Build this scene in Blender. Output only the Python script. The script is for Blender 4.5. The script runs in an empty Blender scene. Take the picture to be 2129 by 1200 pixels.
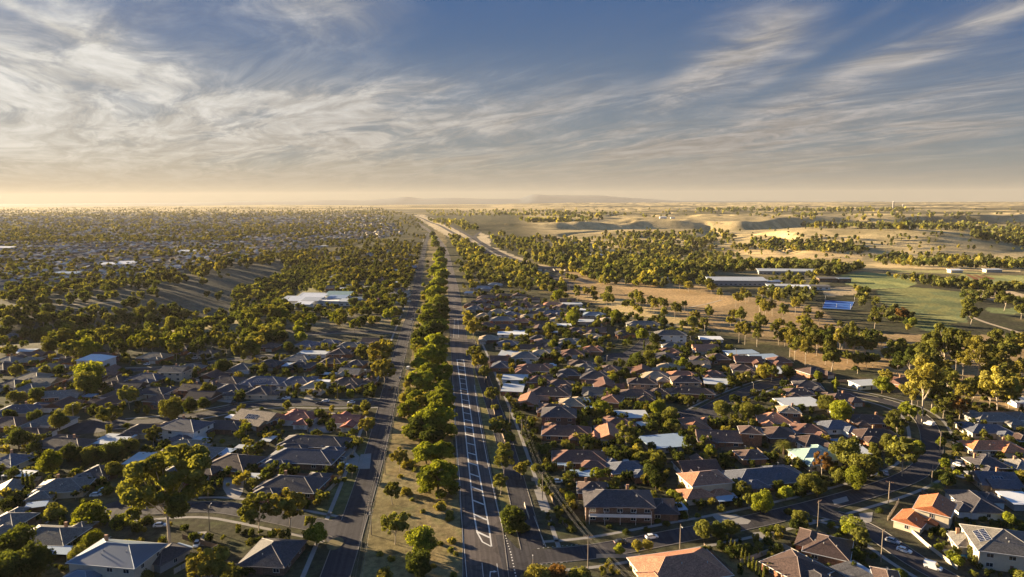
import bpy, math, random
import numpy as np
from math import radians, sin, cos, pi, tan, atan2, hypot

random.seed(7)
SC = bpy.context.scene
COL = SC.collection
F = 1420.0; CX = 1064.5; CY = 600.0; CAMH = 112.0
PITCH = 7.3; ROLL = -0.25

# ------------------------------------------------------------------ camera
cam_d = bpy.data.cameras.new('camera')
cam_d.sensor_width = 36.0
cam_d.lens = F / 2129.0 * 36.0
cam_d.clip_start = 1.0
cam_d.clip_end = 90000.0
cam = bpy.data.objects.new('camera', cam_d)
COL.objects.link(cam)
from mathutils import Matrix, Vector
CAMROT = Matrix.Rotation(radians(90 - PITCH), 3, 'X') @ Matrix.Rotation(radians(ROLL), 3, 'Z')
cam.matrix_world = Matrix.Translation((0, 0, CAMH)) @ CAMROT.to_4x4()
SC.camera = cam
SC.render.resolution_x = 1024; SC.render.resolution_y = 577

# ------------------------------------------------------------------ exposure, engine
SC.view_settings.view_transform = 'Standard'
SC.view_settings.look = 'None'
SC.view_settings.gamma = 1.0
EXPO = 2.28
HAZE_D = 2.3e-5
SC.view_settings.exposure = EXPO
SC.render.engine = 'CYCLES'
SC.cycles.max_bounces = 6
SC.cycles.diffuse_bounces = 3
SC.cycles.transparent_max_bounces = 8
SC.cycles.volume_bounces = 0
try:
    SC.cycles.use_denoising = True
except Exception:
    pass

# ------------------------------------------------------------------ sun
SUN_EL = 10.8; SUN_AZ = -62.0        # azimuth from +Y, negative = to the left
sd = Vector((sin(radians(SUN_AZ)) * cos(radians(SUN_EL)), cos(radians(SUN_AZ)) * cos(radians(SUN_EL)), sin(radians(SUN_EL))))
sl = bpy.data.lights.new('sun', 'SUN')
sl.energy = 5.0
sl.angle = radians(0.5)
sl.color = (1.0, 0.78, 0.48)
sun = bpy.data.objects.new('sun', sl)
COL.objects.link(sun)
sun.rotation_euler = (-sd).to_track_quat('-Z', 'Y').to_euler()
sun.location = (0, 0, 500)

# ------------------------------------------------------------------ node helpers
class NT:
    def __init__(s, tree):
        s.t = tree; s.n = tree.nodes; s.l = tree.links
    def node(s, typ, **kw):
        nd = s.n.new(typ)
        for k, v in kw.items():
            setattr(nd, k, v)
        return nd
    def inp(s, nd, key, val):
        if hasattr(val, 'is_linked') or isinstance(val, bpy.types.NodeSocket):
            s.l.new(val, nd.inputs[key])
        else:
            nd.inputs[key].default_value = val
    def math(s, op, a, b=0.0, c=None, clamp=False):
        nd = s.node('ShaderNodeMath', operation=op, use_clamp=clamp)
        s.inp(nd, 0, a); s.inp(nd, 1, b)
        if c is not None: s.inp(nd, 2, c)
        return nd.outputs[0]
    def vmath(s, op, a, b=None, scale=None):
        nd = s.node('ShaderNodeVectorMath', operation=op)
        s.inp(nd, 0, a)
        if b is not None: s.inp(nd, 1, b)
        if scale is not None: s.inp(nd, 'Scale', scale)
        return nd.outputs['Value'] if op in ('LENGTH', 'DOT_PRODUCT') else nd.outputs['Vector']
    def mix(s, fac, a, b, mode='MIX'):
        nd = s.node('ShaderNodeMix', data_type='RGBA', blend_type=mode)
        s.inp(nd, 0, fac); s.inp(nd, 6, a); s.inp(nd, 7, b)
        return nd.outputs[2]
    def rng(s, v, a, b, c=0.0, d=1.0, smooth=True):
        nd = s.node('ShaderNodeMapRange')
        if smooth: nd.interpolation_type = 'SMOOTHSTEP'
        s.inp(nd, 0, v)
        nd.inputs[1].default_value = a; nd.inputs[2].default_value = b
        nd.inputs[3].default_value = c; nd.inputs[4].default_value = d
        return nd.outputs[0]
    def noise(s, vec, scale=5.0, detail=4.0, rough=0.55, dist=0.0):
        nd = s.node('ShaderNodeTexNoise')
        if vec is not None: s.l.new(vec, nd.inputs['Vector'])
        nd.inputs['Scale'].default_value = scale
        nd.inputs['Detail'].default_value = detail
        nd.inputs['Roughness'].default_value = rough
        nd.inputs['Distortion'].default_value = dist
        return nd.outputs[0]
    def comb(s, x, y, z=0.0):
        nd = s.node('ShaderNodeCombineXYZ')
        s.inp(nd, 0, x); s.inp(nd, 1, y); s.inp(nd, 2, z)
        return nd.outputs[0]

def C4(c): return (c[0], c[1], c[2], 1.0)

# ------------------------------------------------------------------ world: Nishita sky under streaky cirrus
world = bpy.data.worlds.new('World')
SC.world = world
world.use_nodes = True
w = NT(world.node_tree)
w.n.clear()
tc = w.node('ShaderNodeTexCoord')
sep = w.node('ShaderNodeSeparateXYZ'); w.l.new(tc.outputs['Generated'], sep.inputs[0])
X, Y, Z = sep.outputs
sky = w.node('ShaderNodeTexSky', sky_type='NISHITA')
sky.sun_disc = False
sky.sun_elevation = radians(SUN_EL)
sky.sun_rotation = radians(SUN_AZ)
sky.altitude = 100; sky.air_density = 1.0; sky.dust_density = 1.0; sky.ozone_density = 2.0
ym = w.math('MAXIMUM', Y, 0.2)
u = w.math('DIVIDE', X, ym); v = w.math('DIVIDE', Z, ym)
uv = w.comb(u, v, 0.0)
zp = w.math('ADD', w.math('MAXIMUM', Z, 0.0), 0.07)
pvx = w.math('DIVIDE', X, zp); pvy = w.math('DIVIDE', Y, zp)
pa = w.math('ADD', w.math('MULTIPLY', pvx, -0.56), w.math('MULTIPLY', pvy, 0.83))
pb = w.math('ADD', w.math('MULTIPLY', pvx, 0.83), w.math('MULTIPLY', pvy, 0.56))
P1 = w.comb(w.math('MULTIPLY', pa, 0.46), pb, 0.0)
warp = w.noise(P1, 0.7, 3, 0.5)
P2 = w.vmath('ADD', P1, w.vmath('SCALE', w.comb(warp, w.noise(P1, 0.9, 2, 0.5), 0.0), scale=1.15))
nA = w.noise(P2, 1.3, 8, 0.62, 0.1)          # streaks
nB = w.noise(P2, 3.4, 6, 0.65, 0.1)           # fine wisps
nD = w.noise(P2, 8.0, 5, 0.65, 0.1)             # fibres
nC = w.noise(P1, 0.45, 3, 0.5)                # broad
def blob(px, py, rx, ry, rot, wt, soft=0.0):
    mp = w.node('ShaderNodeMapping', vector_type='TEXTURE')
    w.l.new(uv, mp.inputs[0])
    mp.inputs['Location'].default_value = ((px - CX) / F, (418 - py) / F, 0)
    mp.inputs['Rotation'].default_value = (0, 0, radians(rot))
    mp.inputs['Scale'].default_value = (rx / F, ry / F, 1)
    ln = w.vmath('LENGTH', mp.outputs[0])
    return w.rng(ln, 0.0 + soft, 1.6, wt, 0.0)
BL = [(90, 215, 560, 200, 0, 1.05), (330, 150, 250, 55, -38, 0.75), (60, 20, 160, 12, -26, 0.5), (640, 285, 520, 95, 8, 0.85),
      (690, 45, 170, 60, 0, 0.85), (800, 200, 230, 22, 8, 0.5), (1080, 262, 300, 36, 12, 0.7),
      (1440, 180, 220, 34, 30, 0.85), (1560, 100, 130, 70, 20, 0.75), (1640, 140, 240, 14, 30, 0.3), (1400, 225, 180, 16, 14, 0.4),
      (1900, 105, 340, 34, 22, 0.85), (1780, 175, 440, 34, 24, 0.65), (1800, 260, 560, 85, 14, 0.75),
      (2080, 210, 260, 50, 16, 0.45), (1200, 330, 700, 60, 0, 0.45), (400, 340, 700, 70, 0, 0.35)]
cov = None
for b in BL:
    o = blob(*b)
    cov = o if cov is None else w.math('ADD', cov, o)
cov = w.math('MINIMUM', cov, 1.15)
low = w.rng(v, 0.03, 0.20, 0.62, 0.0)
cov = w.math('ADD', cov, low)
nn = w.math('ADD', w.math('MULTIPLY', nA, 0.75), w.math('MULTIPLY', nB, 0.25))
nn = w.rng(w.math('ADD', w.math('MULTIPLY', nn, .82), w.math('MULTIPLY', nD, .18)), 0.39, 0.63, 0.0, 1.0)
cov = w.math('MULTIPLY', cov, w.rng(nC, 0.30, 0.60, 0.55, 1.12))
dens = w.math('MULTIPLY', cov, w.math('MULTIPLY_ADD', nn, 0.95, w.rng(u, 0.1, -0.7, 0.20, 0.42)))
dens = w.math('ADD', dens, w.math('MULTIPLY', w.rng(nC, 0.4, 0.7), 0.05))
dens = w.math('MINIMUM', dens, 0.96)
leftness = w.rng(u, 0.35, -0.80, 0.0, 1.0)
cloudc = w.mix(leftness, C4((0.42, 0.405, 0.40)), C4((0.72, 0.705, 0.66)))
# self-shading of the thicker cloud
shade = w.math('MULTIPLY', w.rng(nB, 0.35, 0.65, 0.74, 1.10), w.rng(nD, 0.35, 0.65, 0.90, 1.08))
sepc = w.comb(shade, shade, shade)
cloudc = w.mix(1.0, cloudc, sepc, 'MULTIPLY')
horc = w.mix(leftness, C4((0.31, 0.30, 0.262)), C4((0.36, 0.325, 0.25)))
K = 10.0 * 2.0 ** (-EXPO)             # colours above are display-referred; background strength is 0.1
clear = w.mix(1.0, sky.outputs[0], C4((0.020 * K, 0.022 * K, 0.027 * K)), 'MULTIPLY')
clear2 = w.mix(w.rng(v, 0.0, 0.32), C4((0.19, 0.255, 0.290)), C4((0.040, 0.125, 0.310)))
clear = w.mix(0.85, clear, clear2)
cloudc = w.mix(w.rng(v, 0.16, 0.03, 0.0, 0.55), cloudc, w.mix(1.0, cloudc, (0.70, 0.66, 0.56, 1), 'MULTIPLY'))
skyc = w.mix(dens, clear, cloudc)
hfac = w.rng(v, 0.0, 0.085, 0.9, 0.0)
skyc = w.mix(hfac, skyc, horc)
fill_gain = w.math('MULTIPLY', w.rng(Z, 0.30, 0.60, 1.0, 1.35), w.rng(Y, -0.25, 0.25, 1.15, 1.0))  # unseen zenith and rear sky brightened to lift the shadow fill
fin = w.vmath('SCALE', w.vmath('SCALE', skyc, scale=K), scale=fill_gain)
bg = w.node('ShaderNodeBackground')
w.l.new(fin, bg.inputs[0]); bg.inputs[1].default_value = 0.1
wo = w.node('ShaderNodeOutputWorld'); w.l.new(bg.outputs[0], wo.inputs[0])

# ------------------------------------------------------------------ materials
MATS = {}
def mat(name, col, rough=0.8, var=0.25, nscale=0.6, metallic=0.0, spec=0.3, bump=0.0, bscale=8.0, course=0.0, ribs=0.0, rand=0.0):
    if name in MATS: return MATS[name]
    m = bpy.data.materials.new(name); m.use_nodes = True
    t = NT(m.node_tree); bs = t.n['Principled BSDF']
    tcn = t.node('ShaderNodeTexCoord')
    oc = tcn.outputs['Object']
    n1 = t.noise(oc, nscale, 5, 0.6)
    n2 = t.noise(oc, nscale * 7.0, 3, 0.6)
    f = t.math('ADD', t.math('MULTIPLY', n1, 0.65), t.math('MULTIPLY', n2, 0.35))
    fac = t.rng(f, 0.3, 0.7, 1.0 - var, 1.0 + var, smooth=False)
    if rand:
        oi = t.node('ShaderNodeObjectInfo')
        fac = t.math('MULTIPLY', fac, t.rng(oi.outputs['Random'], 0, 1, 1 - rand, 1 + rand, smooth=False))
    hgt = None
    if course:
        s3 = t.node('ShaderNodeSeparateXYZ'); t.l.new(oc, s3.inputs[0])
        fr = t.math('FRACT', t.math('MULTIPLY', s3.outputs[2], 1.0 / course))
        ln = t.rng(fr, 0.0, 0.35, 0.62, 1.06)
        cell = t.node('ShaderNodeTexWhiteNoise', noise_dimensions='3D')
        t.l.new(t.vmath('FLOOR', t.comb(t.math('MULTIPLY', s3.outputs[0], 2.8), t.math('MULTIPLY', s3.outputs[1], 2.8), t.math('MULTIPLY', s3.outputs[2], 1.0 / course))), cell.inputs[0])
        cv = t.rng(cell.outputs[0], 0, 1, 0.66, 1.34, smooth=False)
        fac = t.math('MULTIPLY', fac, t.math('MULTIPLY', ln, cv))
        hgt = fr
    if ribs:
        s3 = t.node('ShaderNodeSeparateXYZ'); t.l.new(oc, s3.inputs[0])
        fr = t.math('PINGPONG', t.math('MULTIPLY', s3.outputs[0], 1.0 / ribs), 0.5)
        fac = t.math('MULTIPLY', fac, t.rng(fr, 0.0, 0.12, 0.78, 1.0))
        hgt = fr
    c = t.vmath('SCALE', C4(col)[:3], scale=fac)
    t.l.new(c, bs.inputs['Base Color'])
    bs.inputs['Roughness'].default_value = rough
    bs.inputs['Metallic'].default_value = metallic
    bs.inputs['Specular IOR Level'].default_value = spec
    if bump or hgt is not None:
        bp = t.node('ShaderNodeBump')
        bp.inputs['Strength'].default_value = bump if bump else 0.5
        bp.inputs['Distance'].default_value = 0.05
        t.l.new(hgt if hgt is not None else t.noise(oc, bscale, 3, 0.6), bp.inputs['Height'])
        t.l.new(bp.outputs[0], bs.inputs['Normal'])
    MATS[name] = m
    return m

ROOFS = {
 'charcoal': ('dark charcoal', (0.056, 0.050, 0.054), 0.20, 0),
 'slate': ('slate blue-grey', (0.090, 0.096, 0.120), 0.20, 0),
 'grey': ('mid grey', (0.150, 0.138, 0.125), 0.20, 0),
 'brown': ('dark brown', (0.085, 0.055, 0.046), 0.20, 0),
 'rust': ('red-brown', (0.135, 0.068, 0.050), 0.20, 0),
 'terracotta': ('terracotta', (0.29, 0.135, 0.080), 0.20, 0),
 'orange': ('bright orange', (0.46, 0.16, 0.07), 0.20, 0),
 'red': ('brick red', (0.25, 0.085, 0.06), 0.20, 0),
 'tan': ('tan', (0.30, 0.235, 0.165), 0.20, 0),
 'blue': ('pale blue metal', (0.30, 0.38, 0.48), 0, 0.35),
 'pale': ('pale grey metal', (0.52, 0.54, 0.55), 0, 0.35),
 'white': ('white metal', (0.78, 0.79, 0.80), 0, 0.35),
 'green': ('pale green metal', (0.26, 0.36, 0.33), 0, 0.35),
 'bluegrey': ('blue-grey metal', (0.14, 0.18, 0.23), 0, 0.35),
}
def roofmat(k):
    d = ROOFS[k]
    if d[2]: return mat('roof_tiles_' + k, d[1], 0.6, 0.26, 0.5, spec=0.3, course=0.13, rand=0.28)
    return mat('roof_metal_' + k, d[1], 0.45, 0.10, 0.3, spec=0.5, ribs=d[3] * 2)
def ridgemat(k):
    c = ROOFS[k][1]
    return mat('ridge_' + k, tuple(min(0.75, x * 1.7 + 0.06) for x in c), 0.7, 0.15)
WALLS = {'cream': (0.58, 0.50, 0.38), 'brick': (0.32, 0.15, 0.085), 'brown': (0.17, 0.11, 0.08), 'white': (0.74, 0.72, 0.68), 'grey': (0.33, 0.32, 0.31), 'tanbrick': (0.42, 0.30, 0.19)}
def wallmat(k):
    c = WALLS[k]
    return mat('wall_' + k, c, 0.85, 0.16, 0.7, course=(0.17 if 'brick' in k or k == 'brown' else 0.0))
M_glass = mat('window_glass', (0.03, 0.035, 0.045), 0.08, 0.05, spec=0.9)
M_frame = mat('painted_trim', (0.70, 0.68, 0.64), 0.6, 0.06)
M_door = mat('painted_door', (0.22, 0.12, 0.08), 0.6, 0.1)
M_garage = mat('garage_door', (0.48, 0.46, 0.42), 0.55, 0.06, course=0.45)
M_solar = mat('solar_cells', (0.012, 0.018, 0.045), 0.15, 0.1, spec=0.8, ribs=1.0)
M_brickch = mat('chimney_brick', (0.42, 0.24, 0.15), 0.85, 0.2, course=0.12)
M_conc = mat('concrete', (0.27, 0.25, 0.23), 0.85, 0.14, 0.25, bump=0.1)
M_kerb = mat('kerb_concrete', (0.24, 0.22, 0.20), 0.85, 0.12, 0.3)
M_wood = mat('weathered_timber', (0.28, 0.225, 0.17), 0.85, 0.25, 1.2)
M_fence = mat('fence_palings', (0.20, 0.145, 0.105), 0.9, 0.25, 0.8, ribs=0.24)
M_steel = mat('galvanised_steel', (0.45, 0.45, 0.45), 0.45, 0.1, metallic=0.6)
M_wire = mat('aluminium_wire', (0.22, 0.21, 0.20), 0.5, 0.05)
M_line = mat('road_paint', (0.62, 0.60, 0.57), 0.7, 0.16, 0.5)
M_tyre = mat('tyre_rubber', (0.02, 0.02, 0.02), 0.8, 0.05)
M_ceram = mat('insulator', (0.5, 0.3, 0.2), 0.4, 0.05)
M_water = mat('pool_water', (0.05, 0.25, 0.45), 0.1, 0.05, spec=0.8)
M_court = mat('court_paint', (0.035, 0.13, 0.42), 0.8, 0.06, 0.05)
M_bark = mat('bark_pale', (0.46, 0.38, 0.29), 0.85, 0.25, 1.5)
M_barkd = mat('bark_dark', (0.13, 0.09, 0.065), 0.9, 0.3, 1.5)

def roadmat(name, col, slope=-0.0975):
    m = bpy.data.materials.new(name); m.use_nodes = True
    t = NT(m.node_tree); bs = t.n['Principled BSDF']
    tcn = t.node('ShaderNodeTexCoord'); oc = tcn.outputs['Object']
    n = t.math('ADD', t.math('MULTIPLY', t.noise(oc, 0.06, 5, 0.6), 0.5), t.math('MULTIPLY', t.noise(oc, 1.3, 4, 0.7), 0.5))
    fac = t.rng(n, 0.33, 0.67, 0.72, 1.3, smooth=False)
    # darker sealed repair patches
    pt = t.rng(t.noise(oc, 0.11, 2, 0.4, 2.0), 0.60, 0.64, 1.0, 0.72)
    vor = t.node('ShaderNodeTexVoronoi', feature='DISTANCE_TO_EDGE'); t.l.new(oc, vor.inputs['Vector']); vor.inputs['Scale'].default_value = 0.09
    crk = t.rng(vor.outputs[0], 0.0, 0.012, 0.7, 1.0)
    fac = t.math('MULTIPLY', t.math('MULTIPLY', fac, pt), crk)
    sx = t.node('ShaderNodeSeparateXYZ'); t.l.new(oc, sx.inputs[0])
    across = t.math('SUBTRACT', sx.outputs[0], t.math('MULTIPLY', sx.outputs[1], slope))
    trk = t.noise(t.comb(t.math('MULTIPLY', across, 1.0), t.math('MULTIPLY', sx.outputs[1], 0.012), 0.0), 0.9, 3, 0.55)
    fac = t.math('MULTIPLY', fac, t.rng(trk, 0.36, 0.64, 0.74, 1.20))
    t.l.new(t.vmath('SCALE', col, scale=fac), bs.inputs['Base Color'])
    bs.inputs['Roughness'].default_value = 0.85
    bs.inputs['Specular IOR Level'].default_value = 0.25
    bp = t.node('ShaderNodeBump'); bp.inputs['Strength'].default_value = 0.25; bp.inputs['Distance'].default_value = 0.02
    t.l.new(t.noise(oc, 6.0, 3, 0.7), bp.inputs['Height']); t.l.new(bp.outputs[0], bs.inputs['Normal'])
    return m
M_asph = roadmat('asphalt', (0.046, 0.042, 0.047))
M_asph2 = roadmat('asphalt_main', (0.092, 0.076, 0.072))
M_sand = mat('road_verge_gravel', (0.42, 0.33, 0.22), 0.9, 0.2, 0.1)

def leafmat(name, c1, c2, trans=0.42):
    m = bpy.data.materials.new(name); m.use_nodes = True
    t = NT(m.node_tree); t.n.clear()
    at_ = t.node('ShaderNodeAttribute', attribute_name='tone')
    oi = t.node('ShaderNodeObjectInfo')
    f = at_.outputs['Fac']
    c = t.mix(f, C4(c1), C4(c2))
    c = t.vmath('SCALE', c, scale=t.rng(oi.outputs['Random'], 0, 1, 0.75, 1.25, smooth=False))
    d = t.node('ShaderNodeBsdfDiffuse'); t.l.new(c, d.inputs[0])
    tr = t.node('ShaderNodeBsdfTranslucent')
    ct = t.mix(1.0, c, (1.25, 1.15, 0.45, 1), 'MULTIPLY')
    t.l.new(ct, tr.inputs[0])
    ms = t.node('ShaderNodeMixShader'); ms.inputs[0].default_value = trans
    t.l.new(d.outputs[0], ms.inputs[1]); t.l.new(tr.outputs[0], ms.inputs[2])
    o = t.node('ShaderNodeOutputMaterial'); t.l.new(ms.outputs[0], o.inputs[0])
    return m
LEAF = {
 'dark green': leafmat('leaves_dark_green', (0.024, 0.036, 0.013), (0.125, 0.145, 0.036)),
 'olive': leafmat('leaves_olive', (0.056, 0.062, 0.020), (0.285, 0.285, 0.066)),
 'golden': leafmat('leaves_golden', (0.090, 0.082, 0.022), (0.440, 0.390, 0.085)),
 'bright green': leafmat('leaves_bright_green', (0.060, 0.080, 0.014), (0.370, 0.390, 0.052)),
 'bush': leafmat('leaves_bush', (0.036, 0.040, 0.018), (0.165, 0.165, 0.056)),
 'rusty': leafmat('leaves_rusty', (0.095, 0.055, 0.020), (0.290, 0.160, 0.060)),
}

# ------------------------------------------------------------------ projection and terrain
CR = np.array(CAMROT)
def vnoise(x, y, seed=0):
    x = np.asarray(x, float); y = np.asarray(y, float)
    xi = np.floor(x).astype(np.int64); yi = np.floor(y).astype(np.int64)
    fx = x - xi; fy = y - yi
    fx = fx * fx * (3 - 2 * fx); fy = fy * fy * (3 - 2 * fy)
    def h(a, b):
        n = (a * 374761393 + b * 668265263 + seed * 974711) & 0xffffffff
        n = ((n ^ (n >> 13)) * 1274126177) & 0xffffffff
        return ((n ^ (n >> 16)) & 0xffff) / 65535.0
    a = h(xi, yi); b = h(xi + 1, yi); c = h(xi, yi + 1); d = h(xi + 1, yi + 1)
    return (a * (1 - fx) + b * fx) * (1 - fy) + (c * (1 - fx) + d * fx) * fy
def fbm(x, y, seed=0, o=4):
    s = 0; a = 0.5; t = 0
    for i in range(o):
        s = s + a * vnoise(np.asarray(x) * 2 ** i, np.asarray(y) * 2 ** i, seed + i); t += a; a *= 0.5
    return s / t
def sst(v, a, b):
    t = np.clip((v - a) / (b - a), 0, 1)
    return t * t * (3 - 2 * t)
CREEK = [(-640, 470), (-420, 570), (-345, 650), (-325, 750), (-325, 905), (-350, 1130), (-430, 1400)]
def creekz(x, y):
    dx = x - np.interp(y, [c_[1] for c_ in CREEK], [c_[0] for c_ in CREEK])
    wd = np.where(dx < 0, 125.0, 50.0)
    return -27.0 * np.exp(-(dx / wd) ** 2) * sst(y, 430, 620) * (1 - 0.85 * sst(y, 1050, 1400))
def segdist(x, y, pts):
    d = np.full(np.shape(x), 1e9)
    for (ax, ay), (bx, by) in zip(pts[:-1], pts[1:]):
        ux, uy = bx - ax, by - ay
        t = np.clip(((x - ax) * ux + (y - ay) * uy) / (ux * ux + uy * uy), 0, 1)
        d = np.minimum(d, np.hypot(x - ax - t * ux, y - ay - t * uy))
    return d
HILLS = [(900, 2060, 44, 240, 250), (1150, 1820, 46, 230, 190), (560, 2500, 26, 330, 180), (1500, 2300, 30, 300, 300),
         (1250, 2700, 26, 260, 300), (300, 2750, 12, 300, 160), (700, 1560, 7, 160, 160), (1900, 1900, 26, 300, 320)]
def H(x, y):
    x = np.asarray(x, float); y = np.asarray(y, float)
    if np.max(y) < 1075 and np.max(np.abs(x)) < 5000:
        return creekz(x, y)
    z = creekz(x, y)
    # river valley right of the freeway
    edge = x - (-60 + 0.02 * (y - 1200)) + 90 * (fbm(x / 500, y / 500, 3) - 0.5)
    m = sst(edge, 60, 420) * sst(y, 1080, 1500)
    z = z - 24.0 * m
    for (hx, hy, a, sx, sy) in HILLS:
        z = z + a * np.exp(-((x - hx) / sx) ** 2 - ((y - hy) / sy) ** 2) * m
    z = z + m * 27 * (fbm(x / 420, y / 330, 11, 3) - 0.5) * sst(y, 1350, 1900) - m * 16 * np.exp(-((fbm(x / 500, y / 600, 19, 3) - .5) / .035) ** 2) * sst(y, 1500, 2000)
    # escarpment back up to the plateau, with side gullies
    line = 3250 + 620 * (fbm(x / 520, 0 * x + 3.1, 21, 3) - 0.5) + 0.35 * np.clip(x - 900, -2000, 2500)
    p = sst(y - line, -50, 55) * sst(x, -350, 50)
    z = z + p * (30.0 * m + 12) + p * 16 * (fbm(x / 260, y / 400, 33, 3) - 0.5)
    # rolling country in the distance
    far = sst(y, 2600, 6500)
    z = z + far * (34 * (fbm(x / 2300, y / 1500, 5, 4) - 0.5) + 14 * np.abs(fbm(x / 700, y / 500, 8, 3) - 0.5))
    z = z + sst(np.hypot(x, y), 8500, 19000) * (34 * fbm(x / 4200, y / 3000, 15, 4) + 6)
    # gentle swell under the far left suburb
    z = z + sst(y, 1500, 2500) * sst(-x, 250, 900) * 9 * (fbm(x / 900, y / 700, 41, 3) - 0.35)
    return z
def rays(px, py):
    px = np.atleast_1d(np.asarray(px, float)); py = np.atleast_1d(np.asarray(py, float))
    d = np.stack([(px - CX) / F, -(py - CY) / F, -np.ones_like(px)], -1)
    d = d @ CR.T
    return d                                        # not normalised: t is the depth along the view axis
TS = np.concatenate([[60], np.exp(np.linspace(math.log(120), math.log(24000), 420))])
def hits(px, py, off=0.0):
    """ground point whose point 'off' metres above it is seen at the photo pixel"""
    d = rays(px, py); off = np.broadcast_to(np.asarray(off, float), d.shape[:1])
    off0 = np.broadcast_to(np.asarray(off, float), d.shape[:1])
    if len(d) == 1 and d[0, 2] < -.05:      # over the level ground near by no search is needed
        t0 = (CAMH - off0) / -d[:, 2]; x0 = d[:, 0] * t0; y0 = d[:, 1] * t0
        if y0[0] < 430 or (y0[0] < 1050 and x0[0] > -120):
            return x0, y0, np.zeros(1), t0, np.ones(1, bool)
    P = d[:, None, :] * TS[None, :, None]
    g = CAMH + P[..., 2] - off[:, None] - H(P[..., 0], P[..., 1])
    below = g < 0
    has = below.any(1)
    i = np.where(has, below.argmax(1), len(TS) - 1); i = np.maximum(i, 1)
    r = np.arange(len(i))
    g0 = g[r, i - 1]; g1 = g[r, i]
    t = TS[i - 1] + (TS[i] - TS[i - 1]) * np.clip(g0 / np.maximum(g0 - g1, 1e-6), 0, 1)
    x = d[:, 0] * t; y = d[:, 1] * t
    for _ in range(3):
        gg = CAMH + d[:, 2] * t - off - H(x, y)
        t = t + gg / np.maximum(-d[:, 2], 1e-3) * 0.8 * has
        x = d[:, 0] * t; y = d[:, 1] * t
    return x, y, H(x, y), t, has
def hit(px, py, off=0.0):
    x, y, z, t, h = hits(px, py, off)
    return float(x[0]), float(y[0]), float(z[0]), float(t[0])
def project(x, y, z):
    q = np.stack([x, y, z - CAMH], -1) @ CR
    dz = np.maximum(-q[..., 2], 1e-3)
    px = CX + F * q[..., 0] / dz; py = CY - F * q[..., 1] / dz
    return np.where(q[..., 2] < -1, px, -9999), np.where(q[..., 2] < -1, py, 9999)
def inpoly(px, py, poly):
    r = np.zeros(np.shape(px), bool); n = len(poly); j = n - 1
    for i in range(n):
        xi, yi = poly[i]; xj, yj = poly[j]
        if yi != yj:
            r ^= ((yi > py) != (yj > py)) & (px < (xj - xi) * (py - yi) / (yj - yi) + xi)
        j = i
    return r

# ------------------------------------------------------------------ object helpers
def setp(o, label=None, cat=None, group=None, kind=None):
    if label: o['label'] = label
    if cat: o['category'] = cat
    if group: o['group'] = group
    if kind: o['kind'] = kind
    return o
def linkobj(name, me, parent=None, loc=None, rz=0.0):
    o = bpy.data.objects.new(name, me); COL.objects.link(o)
    if parent is not None: o.parent = parent
    if loc is not None: o.location = loc
    if rz: o.rotation_euler = (0, 0, rz)
    return o
class MB:
    def __init__(s): s.v = []; s.f = []
    def add(s, vs, fs):
        b = len(s.v); s.v += [tuple(p) for p in vs]; s.f += [tuple(i + b for i in f) for f in fs]; return s
    def box(s, x0, x1, y0, y1, z0, z1):
        return s.add([(x0, y0, z0), (x1, y0, z0), (x1, y1, z0), (x0, y1, z0), (x0, y0, z1), (x1, y0, z1), (x1, y1, z1), (x0, y1, z1)],
                     [(0, 3, 2, 1), (4, 5, 6, 7), (0, 1, 5, 4), (1, 2, 6, 5), (2, 3, 7, 6), (3, 0, 4, 7)])
    def tube(s, pts, r, n=6, r1=None, caps=True):
        k = len(pts); pts = [Vector(p) for p in pts]; b = len(s.v)
        for i, p in enumerate(pts):
            d = (pts[min(i + 1, k - 1)] - pts[max(i - 1, 0)]).normalized()
            a = d.cross(Vector((0, 0, 1)))
            if a.length < 0.05: a = d.cross(Vector((1, 0, 0)))
            a.normalize(); c = d.cross(a)
            rr = r if r1 is None else r + (r1 - r) * i / max(1, k - 1)
            for j in range(n):
                q = p + (a * cos(2 * pi * j / n) + c * sin(2 * pi * j / n)) * rr
                s.v.append(tuple(q))
        for i in range(k - 1):
            for j in range(n):
                s.f.append((b + i * n + j, b + (i + 1) * n + j, b + (i + 1) * n + (j + 1) % n, b + i * n + (j + 1) % n))
        if caps:
            s.f.append(tuple(b + j for j in range(n))); s.f.append(tuple(b + (k - 1) * n + n - 1 - j for j in range(n)))
        return s
    def prism(s, poly, z0, z1):
        n = len(poly)
        return s.add([(p[0], p[1], z0) for p in poly] + [(p[0], p[1], z1) for p in poly],
                     [tuple(range(n - 1, -1, -1)), tuple(range(n, 2 * n))] + [(i, (i + 1) % n, n + (i + 1) % n, n + i) for i in range(n)])
    def mesh(s, name, m=None, smooth=False):
        me = bpy.data.meshes.new(name); me.from_pydata(s.v, [], s.f)
        if m is not None: me.materials.append(m)
        if smooth: me.polygons.foreach_set('use_smooth', [True] * len(me.polygons))
        return me
    def build(s, name, m=None, parent=None, loc=None, rz=0.0, smooth=False):
        return linkobj(name, s.mesh(name, m, smooth), parent, loc, rz)
def npmesh(name, V, Fq, m, attr=None, attrname='tone'):
    """numpy mesh; Fq is (n,k) of equal-size faces"""
    me = bpy.data.meshes.new(name)
    n, k = Fq.shape
    me.vertices.add(len(V)); me.vertices.foreach_set('co', np.asarray(V, np.float32).ravel())
    me.loops.add(n * k); me.loops.foreach_set('vertex_index', Fq.astype(np.int32).ravel())
    me.polygons.add(n); me.polygons.foreach_set('loop_start', np.arange(0, n * k, k, dtype=np.int32))
    me.polygons.foreach_set('loop_total', np.full(n, k, np.int32))
    if attr is not None:
        a = me.attributes.new(attrname, 'FLOAT', 'FACE'); a.data.foreach_set('value', np.asarray(attr, np.float32))
    me.update(calc_edges=True); me.materials.append(m)
    return me

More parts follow.
